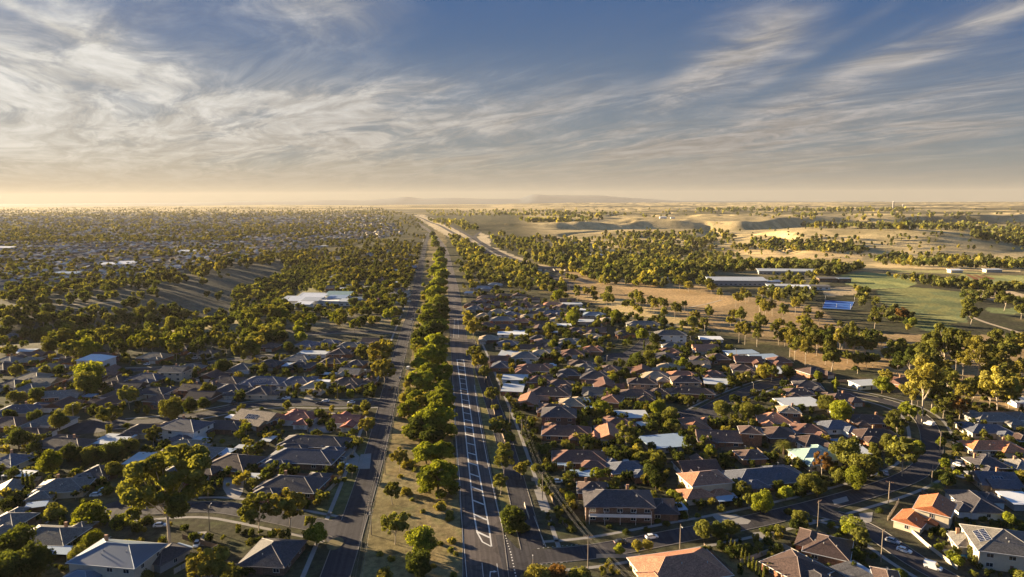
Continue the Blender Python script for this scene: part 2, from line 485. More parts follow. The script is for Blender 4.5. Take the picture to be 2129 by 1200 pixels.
# ------------------------------------------------------------------ the ground, one sheet to the horizon
def build_ground():
    az = np.concatenate([np.linspace(-180, -48, 40, endpoint=False), np.linspace(-48, -39.5, 30, endpoint=False), np.linspace(-39.5, 39.5, 900),
                         np.linspace(39.5, 48, 30)[1:], np.linspace(48, 180, 40)[1:-1]])
    dep = np.concatenate([[85, 75, 65, 55, 45, 38, 34], np.linspace(31.5, 7.0, 270), np.linspace(7.0, 1.3, 230)[1:], np.linspace(1.3, 0.30, 90)[1:]])
    r = CAMH / np.tan(np.radians(dep))
    r = r[r < 26000]
    A, R = np.meshgrid(np.radians(az), r)
    x = R * np.sin(A); y = R * np.cos(A); z = H(x, y)
    px, py = project(x, y, z)
    jit = (fbm(x / 60, y / 60, 61) - 0.5)
    jx = px + jit * 16; jy = py + (fbm(x / 45, y / 45, 67) - 0.5) * 7 * np.clip((py - 410) / 150, 0.1, 1)
    rgt = sst(x - (-60 + 0.0 * y) - 60 * (fbm(x / 300, y / 300, 71) - .5), 60, 220)
    gold = np.array([0.60, 0.46, 0.24]); golddk = np.array([0.37, 0.285, 0.15])
    sub = np.array([0.080, 0.068, 0.048]); subg = np.array([0.045, 0.050, 0.024]); dry = np.array([0.22, 0.165, 0.08])
    n1 = fbm(x / 28, y / 28, 81, 4)[..., None]; n2 = fbm(x / 150, y / 150, 91, 4)[..., None]
    c = sub * (1 - n1) * 1.0 + subg * n1
    c = c + (dry - c) * sst(n1, 0.60, 0.78) * 0.6
    openc = gold * (1 - n2) + golddk * n2
    patch_ = sst(fbm(x / 70, y / 45, 131, 4), 0.50, 0.62)[..., None]; openc = openc + (np.array([0.20, 0.165, 0.085]) - openc) * patch_ * .55
    isopen = (rgt * sst(y, 900, 1250))[..., None]
    c = c + (openc - c) * isopen
    # far left and horizon: mixed suburb, then pale paddocks
    farf = sst(y, 5200, 8500)[..., None] * (1 - rgt * sst(y, 900, 1250))[..., None]
    c = c + ((gold * 0.8) - c) * farf
    belt = sst(fbm(x / 1500, y / 420, 101, 4), 0.53, 0.60)[..., None] * sst(np.hypot(x, y), 3400, 5000)[..., None]
    c = c + (np.array([0.075, 0.072, 0.045]) - c) * belt * 0.85
    # the dark grass of the left valley
    vall = np.exp(-(segdist(x, y, CREEK) / 230) ** 2) * sst(y, 430, 620) * (1 - sst(y, 1200, 1500))
    vc = np.array([0.140, 0.122, 0.085]) * (0.8 + 0.4 * n1)
    c = c + (vc - c) * sst(vall, 0.15, 0.5)[..., None]
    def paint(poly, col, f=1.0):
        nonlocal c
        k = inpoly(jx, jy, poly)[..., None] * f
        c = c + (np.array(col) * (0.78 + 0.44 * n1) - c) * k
    # median and verges of the two parallel roads
    paint([(742, 1215), (820, 900), (862, 690), (893, 500), (912, 460), (925, 470), (934, 600), (936, 750), (948, 950), (966, 1215)], (0.215, 0.165, 0.080))
    paint([(742, 1215), (800, 990), (860, 1000), (880, 1215)], (0.20, 0.165, 0.080), 0.8)
    paint([(985, 800), (1010, 900), (1045, 1090), (1100, 1140), (1075, 1000), (1030, 830), (990, 690), (960, 600), (965, 690)], (0.20, 0.17, 0.07))
    # reserve right of the houses
    paint([(1110, 590), (1180, 560), (1330, 560), (1480, 600), (1700, 640), (1760, 690), (2129, 700), (2300, 900), (2129, 860), (1930, 800), (1720, 740), (1560, 700), (1400, 670), (1250, 640)], (0.33, 0.225, 0.115))
    paint([(1210, 618), (1290, 622), (1420, 662), (1470, 690), (1330, 670)], (0.50, 0.37, 0.18))  # lit stripe of the reserve, sunlight put into the ground colour
    paint([(1270, 585), (1430, 600), (1560, 625), (1480, 640), (1300, 610)], (0.44, 0.29, 0.14))
    paint([(1640, 710), (1760, 730), (1840, 765), (1700, 770), (1640, 740)], (0.34, 0.22, 0.11))
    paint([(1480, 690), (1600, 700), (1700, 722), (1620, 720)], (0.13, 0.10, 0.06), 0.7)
    # the school field, oval, paddocks, market garden
    paint([(1700, 560), (1760, 568), (1700, 600), (1640, 590)], (0.20, 0.17, 0.10))
    paint([(1745, 572), (1800, 566), (1880, 573), (1903, 588), (1880, 600), (1800, 600), (1755, 590)], (0.24, 0.265, 0.105))
    paint([(1705, 600), (1770, 596), (1800, 612), (1720, 618)], (0.40, 0.31, 0.19))
    paint([(1825, 603), (1900, 598), (2000, 608), (2012, 640), (2010, 672), (1940, 668), (1880, 650), (1835, 632)], (0.17, 0.19, 0.085))
    paint([(1840, 640), (1960, 665), (2005, 690), (1930, 690), (1870, 670)], (0.11, 0.13, 0.055))
    paint([(2010, 602), (2090, 604), (2129, 612), (2129, 622), (2060, 626), (2015, 620)], (0.50, 0.38, 0.24))
    paint([(2045, 640), (2200, 640), (2200, 655), (2060, 652)], (0.20, 0.23, 0.10))
    paint([(2000, 570), (2200, 575), (2200, 600), (2060, 592), (1990, 588)], (0.24, 0.26, 0.11))
    for q in range(3):
        paint([(2008 + q * 15, 571), (2016 + q * 15, 571), (2034 + q * 16, 581), (2021 + q * 16, 581)], (0.26, 0.11, 0.06))
    paint([(1480, 520), (1560, 517), (1700, 520), (1800, 528), (1790, 541), (1700, 543), (1600, 536)], (0.56, 0.40, 0.20))
    paint([(1800, 549), (1900, 546), (2120, 558), (2120, 566), (1950, 560), (1830, 557)], (0.58, 0.43, 0.22))
    paint([(1850, 560), (2050, 566), (2040, 572), (1870, 568)], (0.36, 0.32, 0.13))
    # freeway cutting and embankments
    paint([(860, 447), (880, 446), (990, 497), (1000, 483), (1015, 490), (1020, 512), (1110, 548), (1190, 560), (1130, 566), (1040, 545), (960, 505), (900, 475)], (0.50, 0.40, 0.26))
    # dry grass by the pale school and left cross street, sunlit tone painted in
    paint([(500, 665), (560, 655), (660, 662), (760, 668), (850, 662), (850, 668), (740, 672), (640, 672), (540, 676)], (0.34, 0.25, 0.13))
    paint([(300, 680), (450, 660), (520, 662), (480, 690), (340, 700)], (0.24, 0.20, 0.11))
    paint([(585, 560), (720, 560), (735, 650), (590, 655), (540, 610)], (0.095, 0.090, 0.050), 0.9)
    # lawns by the left road
    paint([(700, 1000), (735, 960), (760, 905), (775, 905), (740, 1060), (690, 1080), (650, 1070)], (0.10, 0.105, 0.045), 0.9)
    # mowing and wear streaks across the playing fields
    grn = (c[..., 1:2] > c[..., 0:1] * .98) & (y > 600)[..., None] & (x > 150)[..., None]
    wear = 0.72 + 0.55 * fbm(x / 16, y / 40, 141, 4)[..., None]
    c = np.where(grn, c * wear + np.array([0.06, 0.03, 0.0]) * (wear > .98), c)
    Rn, An = A.shape
    V = np.stack([x, y, z], -1).reshape(-1, 3)
    idx = np.arange(Rn * An).reshape(Rn, An)
    a = idx[:-1, :]; b = idx[1:, :]
    a2 = np.roll(a, -1, 1); b2 = np.roll(b, -1, 1)
    Fq = np.stack([a, b, b2, a2], -1).reshape(-1, 4)
    me = bpy.data.meshes.new('ground')
    V = np.concatenate([V, [[0, 0, 0]]]); 
    n = len(Fq)
    ctr = len(V) - 1
    tri = np.stack([np.full(An, ctr), idx[0], np.roll(idx[0], -1)], -1)
    me.vertices.add(len(V)); me.vertices.foreach_set('co', V.astype(np.float32).ravel())
    lv = np.concatenate([Fq.ravel(), tri.ravel()]).astype(np.int32)
    me.loops.add(len(lv)); me.loops.foreach_set('vertex_index', lv)
    ls = np.concatenate([np.arange(0, 4 * n, 4), 4 * n + np.arange(0, 3 * An, 3)]).astype(np.int32)
    me.polygons.add(len(ls)); me.polygons.foreach_set('loop_start', ls)
    me.polygons.foreach_set('loop_total', np.concatenate([np.full(n, 4), np.full(An, 3)]).astype(np.int32))
    me.update(calc_edges=True)
    me.polygons.foreach_set('use_smooth', [True] * len(me.polygons))
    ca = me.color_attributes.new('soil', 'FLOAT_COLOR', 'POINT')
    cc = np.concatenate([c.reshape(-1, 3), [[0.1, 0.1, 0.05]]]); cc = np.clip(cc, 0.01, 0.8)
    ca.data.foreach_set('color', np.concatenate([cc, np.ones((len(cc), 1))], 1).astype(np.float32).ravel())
    m = bpy.data.materials.new('grass_and_soil'); m.use_nodes = True
    t = NT(m.node_tree); bs = t.n['Principled BSDF']
    at_ = t.node('ShaderNodeAttribute', attribute_name='soil')
    geo = t.node('ShaderNodeNewGeometry'); pos = geo.outputs['Position']
    nA = t.noise(pos, 0.35, 6, 0.65); nB = t.noise(pos, 0.03, 4, 0.6); nC = t.noise(pos, 2.2, 3, 0.7)
    k = t.math('MULTIPLY', t.rng(nA, 0.3, 0.7, 0.50, 1.50, smooth=False), t.rng(nB, 0.3, 0.7, 0.82, 1.18, smooth=False))
    k = t.math('MULTIPLY', k, t.rng(nC, 0.3, 0.7, 0.72, 1.28, smooth=False))
    cgreen = t.mix(t.rng(t.noise(pos, 0.12, 4, 0.6), 0.50, 0.68, 0, 0.35), at_.outputs['Color'], (0.10, 0.12, 0.04, 1))
    t.l.new(t.vmath('SCALE', cgreen, scale=k), bs.inputs['Base Color'])
    bs.inputs['Roughness'].default_value = 0.95; bs.inputs['Specular IOR Level'].default_value = 0.05
    bp = t.node('ShaderNodeBump'); bp.inputs['Strength'].default_value = 0.6; bp.inputs['Distance'].default_value = 0.25
    t.l.new(t.noise(pos, 0.9, 4, 0.7), bp.inputs['Height']); t.l.new(bp.outputs[0], bs.inputs['Normal'])
    me.materials.append(m)
    o = linkobj('ground', me); setp(o, kind='structure'); return o
ground = build_ground()

# ------------------------------------------------------------------ roads
ROADSEG = []
def smooth_line(P, it=2):
    for _ in range(it):
        Q = [P[0]]
        for a, b in zip(P[:-1], P[1:]):
            Q.append((a[0] * .75 + b[0] * .25, a[1] * .75 + b[1] * .25)); Q.append((a[0] * .25 + b[0] * .75, a[1] * .25 + b[1] * .75))
        Q.append(P[-1]); P = Q
    return P
def resample(P, step):
    out = [P[0]]
    for a, b in zip(P[:-1], P[1:]):
        L = hypot(b[0] - a[0], b[1] - a[1]); n = max(1, int(L / step))
        for i in range(1, n + 1): out.append((a[0] + (b[0] - a[0]) * i / n, a[1] + (b[1] - a[1]) * i / n))
    return out
def normals(P):
    N = []
    for i in range(len(P)):
        a = P[max(i - 1, 0)]; b = P[min(i + 1, len(P) - 1)]
        dx, dy = b[0] - a[0], b[1] - a[1]; L = hypot(dx, dy) or 1
        N.append((-dy / L, dx / L))
    return N
def strip(name, P, o0, o1, z, m, kind='structure', label=None, thick=0.0, conform=True):
    N = normals(P); V = []; Fc = []
    for (p, n) in zip(P, N):
        for o in (o0, o1):
            x, y = p[0] + n[0] * o, p[1] + n[1] * o
            V.append((x, y, (float(H(x, y)) if conform else 0) + z))
    k = len(P)
    mb = MB()
    if thick:
        V2 = [(v[0], v[1], v[2] - thick) for v in V]
        for i in range(k - 1):
            a, b, c, d = 2 * i, 2 * i + 1, 2 * i + 3, 2 * i + 2
            Fc += [(a, d, c, b), (a, a + 2 * k, d + 2 * k, d), (b, c, c + 2 * k, b + 2 * k)]
        Fc += [(0, 1, 1 + 2 * k, 2 * k)]
        mb.add(V + V2, Fc)
    else:
        for i in range(k - 1):
            a, b, c, d = 2 * i, 2 * i + 1, 2 * i + 3, 2 * i + 2
            Fc.append((a, d, c, b))
        mb.add(V, Fc)
    o = mb.build(name, m); 
    if kind: o['kind'] = kind
    if label: o['label'] = label
    return o
def gp(lst, off=0.0):
    x, y, z, t, h = hits([p[0] for p in lst], [p[1] for p in lst], off)
    return list(zip(x.tolist(), y.tolist()))
def patch(name, poly, z, m, kind='structure', label=None):
    P = gp(poly)
    mb = MB(); mb.add([(p[0], p[1], float(H(p[0], p[1])) + z) for p in P], [tuple(range(len(P)))])
    o = mb.build(name, m)
    me = o.data
    if me.polygons[0].normal.z < 0: me.flip_normals()
    if kind: o['kind'] = kind
    if label: o['label'] = label
    return o
KERBS = []
def road(name, px, width, m, z, kerb=True, foot=(0, 0), world=None, register=True, label=None, step=8.0):
    P = world if world else gp(px)
    P = resample(smooth_line(P), step)
    strip(name, P, -width / 2, width / 2, z, m, label=label)
    if register:
        for a, b in zip(P[:-1], P[1:]): ROADSEG.append((a[0], a[1], b[0], b[1], width / 2))
    if kerb: KERBS.append((P, width, len(ROADSEG) - len(P) + 1, len(ROADSEG)))
    for s, f in zip((-1, 1), foot):
        if f: strip('footpath', P, *sorted((s * (width / 2 + f), s * (width / 2 + f + 1.5))), 0.011, M_conc)
    return P
X0 = lambda y, a, b=-0.0975: a + b * y
# main marked road (13 m) and the left road, both straight for a kilometre and a half
main_px_l = [(970, 1215), (962, 1117), (958, 1067), (947, 910), (942, 800), (938, 745), (936, 680), (936, 600)]
main_px_r = [(1078, 1215), (1050, 1113), (1033, 1047), (1013, 943), (987, 800), (980, 745), (966, 680), (949, 600)]
Lw = gp(main_px_l); Rw = gp(main_px_r)
main_c = [((a[0] + b[0]) / 2, (a[1] + b[1]) / 2) for a, b in zip(Lw, Rw)]
main_c[0] = (main_c[0][0] + 4, main_c[0][1] - 90)
main_c += gp([(933, 560), (927, 525), (913, 500), (893, 480), (868, 462)])
MAINP = road('main_road', None, 13.6, M_asph2, 0.030, kerb=True, world=main_c, label='wide marked road')
left_c = gp([(688, 1225), (727, 1110), (767, 986), (792, 896), (813, 800), (831, 735), (843, 690), (857, 650), (864, 610), (875, 550), (884, 510), (892, 485)])
LEFTP = road('left_road', None, 8.8, M_asph, 0.026, world=left_c, foot=(0, 4.6), label='side road')
SERV = road('service_road', [(1108, 1142), (1084, 1050), (1062, 965), (1038, 880), (1010, 800), (990, 740), (976, 705)], 7.6, M_asph, 0.022, foot=(4.0, 0))
CROSS = road('cross_street', [(1118, 1157), (1215, 1150), (1300, 1136), (1400, 1116), (1550, 1088), (1700, 1053), (1850, 1010), (1915, 980), (1938, 945), (1937, 905), (1922, 872), (1890, 850), (1820, 828), (1730, 812)], 8.6, M_asph, 0.018, foot=(4.0, 4.0))
LOWR = road('lower_street', [(1690, 1062), (1740, 1072), (1800, 1096), (1850, 1130), (1905, 1168), (1965, 1200), (2060, 1260)], 8.4, M_asph, 0.014, foot=(3.2, 0))
UPPR = road('upper_court', [(1440, 872), (1475, 848), (1530, 822), (1600, 796), (1690, 780)], 9.0, M_asph, 0.022, foot=(3, 3))
MIDR = road('middle_court', [(1180, 770), (1240, 752), (1290, 742), (1322, 728), (1345, 705), (1340, 690)], 8.0, M_asph, 0.022, foot=(0, 0))
LCRO = road('left_cross_street', [(795, 838), (760, 838), (700, 840), (600, 838), (520, 842), (440, 858), (350, 872), (270, 880), (190, 884)], 9.0, M_asph, 0.018, foot=(3.0, 3.0))
LJUN = road('left_junction_street', [(712, 1106), (690, 1098), (620, 1085), (540, 1068), (450, 1052), (340, 1058), (250, 1062)], 8.6, M_asph, 0.020, foot=(3.2, 3.2))
LFAR = road('left_back_street', [(250, 770), (340, 768), (450, 754), (530, 744), (600, 738)], 7.5, M_asph, 0.016, foot=(0, 2.5))
LOVL = road('school_street', [(832, 690), (760, 689), (690, 690), (620, 696)], 8.0, M_asph, 0.014, foot=(0, 2.5))
for cpx, cr in (((205, 884), 13), ((258, 1062), 11), ((1452, 866), 12), ((1290, 742), 12)):
    x, y, z, t = hit(*cpx)
    MB().add([(x + cr * cos(2 * pi * i / 40), y + cr * sin(2 * pi * i / 40), 0.034) for i in range(40)], [tuple(range(40))]).build('turning_circle', M_asph)['kind'] = 'structure'
    ROADSEG.append((x, y, x + 0.1, y, cr))
# junction aprons
patch('junction_apron', [(690, 1080), (730, 1058), (735, 1095), (700, 1160), (672, 1112)], 0.036, M_asph)
patch('junction_apron', [(1030, 1112), (1050, 1113), (1075, 1140), (1112, 1143), (1135, 1142), (1135, 1173), (1100, 1176), (1075, 1205), (1050, 1205)], 0.037, M_asph)
for (P, width, i0, i1) in KERBS:       # kerbs, left open wherever another road joins
    oth = np.array([q for i, q in enumerate(ROADSEG) if not (i0 <= i < i1)])
    P = resample(P, 2.5); N = normals(P)
    for s in (-1, 1):
        run = []
        for p, n in zip(P + [None], N + [None]):
            ok = False
            if p is not None:
                x, y = p[0] + n[0] * s * (width / 2 + .1), p[1] + n[1] * s * (width / 2 + .1)
                ax, ay, bx, by, w_ = oth.T; ux, uy = bx - ax, by - ay
                tt = np.clip(((x - ax) * ux + (y - ay) * uy) / (ux * ux + uy * uy + 1e-9), 0, 1)
                ok = float(np.min(np.hypot(x - ax - tt * ux, y - ay - tt * uy) - w_)) > 0.6
            if ok: run.append(p)
            else:
                if len(run) > 2: strip('kerb', run, *sorted((s * width / 2, s * (width / 2 + 0.2))), 0.13, M_kerb, thick=0.15)
                run = []
for cc_ in ('freeway', ):
    fw1 = gp([(1200, 600), (1150, 575), (1085, 556), (1040, 541), (1005, 520), (975, 503), (940, 483), (905, 465), (870, 451), (840, 443), (800, 436)])
    FW1 = road('freeway', None, 15, M_asph, 0.10, kerb=False, world=fw1, step=25)
    fw2 = gp([(1230, 590), (1165, 566), (1100, 549), (1055, 535), (1020, 517), (992, 500), (957, 480), (922, 463), (885, 450), (850, 441.5), (810, 435)])
    FW2 = road('freeway', None, 15, M_asph, 0.10, kerb=False, world=fw2, step=25)
RAMP = road('freeway_ramp', [(1040, 530), (1008, 510), (990, 497), (986, 490), (1000, 482)], 10, M_asph, 0.14, kerb=False, step=15)
P = resample(gp([(1790, 552), (1700, 548), (1600, 541), (1500, 533)]), 20); strip('farm_track', P, -2, 2, 0.12, M_sand)
P = resample(gp([(1655, 690), (1740, 700), (1830, 712), (1920, 722)]), 10); strip('gravel_track', P, -2, 2, 0.10, M_sand)
P = resample(gp([(1430, 640), (1470, 632), (1500, 624)]), 10); strip('gravel_track', P, -1.5, 1.5, 0.10, M_sand)
P = resample(smooth_line(gp([(2129, 695), (2080, 680), (2040, 668), (2000, 650)])), 10); strip('gravel_track', P, -2, 2, 0.10, M_sand)
P = resample(gp([(100, 636), (180, 632), (260, 628)]), 12); strip('gravel_track', P, -2.5, 2.5, 0.10, M_sand)

# painted markings
def line(pxs, wdt, name='road_marking', z=0.046, world=None):
    P = world if world else gp(pxs)
    P = resample(P, 12)
    return strip(name, P, -wdt / 2, wdt / 2, z, M_line, conform=False)
LADL = [(1022, 1137), (1003, 1127), (992, 1107), (985, 1067), (980, 1017), (972, 943), (967, 893), (962, 850), (957, 800), (950, 747)]
LADR = [(1022, 1137), (1017, 1100), (1005, 1033), (993, 967), (982, 883), (970, 800), (964, 747)]
line(LADL, 0.50); line(LADR, 0.50)
def interp(tab, y):
    tab = sorted((b, a) for a, b in tab)
    return float(np.interp(y, [t_[0] for t_ in tab], [t_[1] for t_ in tab]))
for yb in [747.5, 754, 761, 769, 778, 787, 797, 808, 819, 831, 844, 858, 872, 887, 903, 921, 941, 962, 985, 1012, 1040, 1070, 1106]:
    xl = interp(LADL[2:], yb); sl = 0.10 + (yb - 747) / 360 * 0.36
    xr = interp(LADR, yb + 6)
    line([(xl, yb), (xr, yb + sl * (xr - xl))], 0.85, z=0.050)
line([(945, 664), (943, 702)], 0.22); line([(952, 664), (954, 702)], 0.22)
for yb in np.arange(665, 703, 4.2): line([(945, yb), (953, yb + .4)], 0.4, z=0.05)
for yb in np.arange(612, 640, 3.4): line([(940, yb), (947, yb + .3)], 0.5, z=0.05)
line([(943, 800), (948, 910), (956, 1000), (959, 1067), (963, 1117), (967, 1160), (971, 1205)], 0.16)
line([(986, 800), (999, 887), (1019, 987), (1032, 1047), (1046, 1103)], 0.24)
def dashes(pxs, wdt, on, offl, z=0.05):
    P = resample(gp(pxs), 0.25)
    L = 0; seg = []
    for a, b in zip(P[:-1], P[1:]):
        if (L % (on + offl)) < on: seg.append(a)
        else:
            if len(seg) > 1: strip('road_marking', seg, -wdt / 2, wdt / 2, z, M_line, conform=False)
            seg = []
        L += hypot(b[0] - a[0], b[1] - a[1])
dashes([(1050, 1113), (1062, 1150), (1074, 1205)], 0.4, 0.9, 0.9)
dashes([(1117, 1141), (1160, 1136), (1212, 1132)], 0.2, 0.8, 0.8)
dashes([(1123, 1174), (1170, 1170), (1215, 1164)], 0.2, 0.8, 0.8)
line([(1135, 1137), (1122, 1105), (1110, 1073)], 0.14)
line([(1002, 1170), (1006, 1210)], 0.16); line([(1033, 1172), (1038, 1205)], 0.16)
# turn arrow
ax, ay, az_, at_ = hit(1019, 1196)
mbA = MB(); mbA.add([(ax - .15, ay - 1.6, .052), (ax + .15, ay - 1.6, .052), (ax + .15, ay + 1.5, .052), (ax - .15, ay + 2.1, .052)], [(0, 1, 2, 3)])
mbA.add([(ax + .15, ay + 1.5, .052), (ax + 1.0, ay + 1.7, .052), (ax + 1.0, ay + 2.2, .052), (ax - .15, ay + 2.1, .052)], [(0, 1, 2, 3)])
mbA.add([(ax + 1.0, ay + 1.3, .052), (ax + 2.1, ay + 1.95, .052), (ax + 1.0, ay + 2.6, .052)], [(0, 1, 2)])
setp(mbA.build('turn_arrow', M_line), kind='structure')
# freeway bridge ramp surfaces and footpath, driveways
patch('driveway', [(742, 975), (769, 975), (772, 943), (750, 945)], 0.044, M_conc)
patch('driveway', [(466, 993), (508, 993), (505, 1022), (497, 1037), (474, 1034), (463, 1015)], 0.045, M_conc)
patch('driveway', [(640, 885), (650, 862), (697, 858), (700, 892), (688, 900), (642, 899)], 0.046, M_conc)
patch('driveway', [(705, 975), (742, 975), (748, 950), (728, 930), (715, 935)], 0.047, M_conc)
patch('driveway', [(520, 832), (540, 832), (538, 815), (524, 812)], 0.045, M_conc)
patch('driveway', [(630, 832), (650, 832), (655, 812), (643, 808)], 0.045, M_conc)
patch('driveway', [(435, 832), (480, 838), (490, 818), (470, 808), (445, 812)], 0.045, M_conc)
patch('driveway', [(1480, 1072), (1530, 1070), (1562, 1083), (1555, 1090), (1500, 1092)], 0.045, M_conc)
patch('driveway', [(1565, 1108), (1610, 1102), (1625, 1112), (1575, 1125)], 0.045, M_conc)
patch('driveway', [(1730, 1040), (1760, 1032), (1765, 1042), (1735, 1050)], 0.045, M_conc)
patch('driveway', [(1785, 1068), (1815, 1065), (1812, 1085), (1795, 1090)], 0.045, M_conc)
patch('driveway', [(1110, 1018), (1130, 1018), (1145, 1060), (1125, 1062)], 0.045, M_conc)
patch('driveway', [(400, 1107), (430, 1105), (425, 1135), (403, 1135)], 0.045, M_conc)
patch('driveway', [(1975, 955), (2015, 955), (2015, 968), (1975, 966)], 0.045, M_conc)
SEG = np.array(ROADSEG)
def roaddist(x, y):
    ax, ay, bx, by, w_ = SEG.T
    ux, uy = bx - ax, by - ay
    t = np.clip(((x - ax) * ux + (y - ay) * uy) / (ux * ux + uy * uy), 0, 1)
    return float(np.min(np.hypot(x - ax - t * ux, y - ay - t * uy) - w_))
# traffic island grass mound
setp(MB().build('x') if False else MB().prism([(hit(697, 1131)[0] + 2.6 * cos(a * pi / 12), hit(697, 1131)[1] + 4.2 * sin(a * pi / 12)) for a in range(24)], 0.0, 0.16).build('traffic_island', mat('dry_lawn', (.16, .13, .06), .95, .3, 1.0)), kind='structure')

# ------------------------------------------------------------------ houses
REG = []            # (object, phrase, photo x, photo y, category) for the labels
HS = []             # (x, y, radius) of every building, for spacing
def reg(o, phrase, px, py, cat, group=None, zone=None, kind='x'):
    REG.append((o, phrase, px, py, cat, group, zone)); return o
def hip(mb, rb, cx, cy, w_, d_, ze, pitch, o=0.55, typ='hip'):
    W = w_ / 2 + o; D = d_ / 2 + o; tp = tan(radians(pitch))
    z0 = ze - 0.2; z1 = ze
    if typ == 'flat':
        mb.add([(cx - W, cy - D, z0), (cx + W, cy - D, z0), (cx + W, cy + D, z0 + .12), (cx - W, cy + D, z0 + .12),
                (cx - W, cy - D, z1), (cx + W, cy - D, z1), (cx + W, cy + D, z1 + .35), (cx - W, cy + D, z1 + .35)],
               [(0, 3, 2, 1), (4, 5, 6, 7), (0, 1, 5, 4), (1, 2, 6, 5), (2, 3, 7, 6), (3, 0, 4, 7)])
        return z1 + .35
    if W >= D:
        h = D * tp; k = (W - D) if typ == 'hip' else W
        R1 = (cx - k, cy, z1 + h); R2 = (cx + k, cy, z1 + h)
        top = [(cx - W, cy - D, z1), (cx + W, cy - D, z1), (cx + W, cy + D, z1), (cx - W, cy + D, z1), R1, R2]
        fs = [(0, 1, 5, 4), (1, 2, 5), (2, 3, 4, 5), (3, 0, 4)]
    else:
        h = W * tp; k = (D - W) if typ == 'hip' else D
        R1 = (cx, cy - k, z1 + h); R2 = (cx, cy + k, z1 + h)
        top = [(cx - W, cy - D, z1), (cx + W, cy - D, z1), (cx + W, cy + D, z1), (cx - W, cy + D, z1), R1, R2]
        fs = [(0, 1, 4), (1, 2, 5, 4), (2, 3, 5), (3, 0, 4, 5)]
    bot = [(p[0], p[1], z0) for p in top[:4]]
    mb.add(top + bot, fs + [(6 + 3, 6 + 2, 6 + 1, 6)] + [(6 + i, 6 + (i + 1) % 4, (i + 1) % 4, i) for i in range(4)])
    if rb is not None:
        r = 0.11
        rb.tube([R1, R2], r, 5)
        if typ == 'hip':
            for c, e in ((0, 4), (3, 4), (1, 5), (2, 5)) if W >= D else ((0, 4), (1, 4), (2, 5), (3, 5)):
                rb.tube([top[c], top[e]], r, 4)
    return z1 + h
WIN_ME = {}
def window(root, x, y, z, ang, ww, hh, two=True):
    key = (round(ww, 1), round(hh, 1))
    if key not in WIN_ME:
        a = MB(); t = 0.09
        a.box(-ww / 2 - t, -ww / 2, -.05, .02, -t, hh + t); a.box(ww / 2, ww / 2 + t, -.05, .02, -t, hh + t)
        a.box(-ww / 2, ww / 2, -.05, .02, hh, hh + t); a.box(-ww / 2, ww / 2, -.08, .02, -t, 0)
        a.box(-.035, .035, -.045, .02, 0, hh)
        b = MB(); b.box(-ww / 2, -.035, -.03, .015, 0, hh); b.box(.035, ww / 2, -.03, .015, 0, hh)
        WIN_ME[key] = (a.mesh('window', M_frame), b.mesh('pane', M_glass))
    fm, pm = WIN_ME[key]
    o = linkobj('window', fm, root, (x, y, z), ang)
    linkobj('pane', pm, o)
    return o
DOOR_ME = MB().box(-.45, .45, -.06, .02, 0, 2.05).box(.28, .36, -.10, -.06, .95, 1.05).mesh('door', M_door)
GAR_ME = MB().box(-2.4, 2.4, -.06, .02, 0, 2.2).mesh('garage_door', M_garage)
VENT_ME = None
def solar(parent, cx, cy, z, w_, n, ang, tilt, slope_dir):
    """panels lying on a roof plane: an n x 2 block"""
    mb = MB()
    for i in range(n):
        for j in range(2):
            mb.box(i * 1.05, i * 1.05 + 1.0, j * 1.72, j * 1.72 + 1.65, 0, .05)
    o = mb.build('solar_panel', M_solar, parent)
    fr = MB()
    for i in range(n + 1): fr.box(i * 1.05 - .05, i * 1.05, 0, 3.4, 0, .065)
    for j in (0, 1.66, 3.40): fr.box(-.05, n * 1.05, j, j + .05, 0, .067)
    fr.build('panel_frame', M_frame, o)
    o.location = (cx, cy, z); o.rotation_mode = 'XYZ'
    o.rotation_euler = (tilt, 0, ang)
    return o
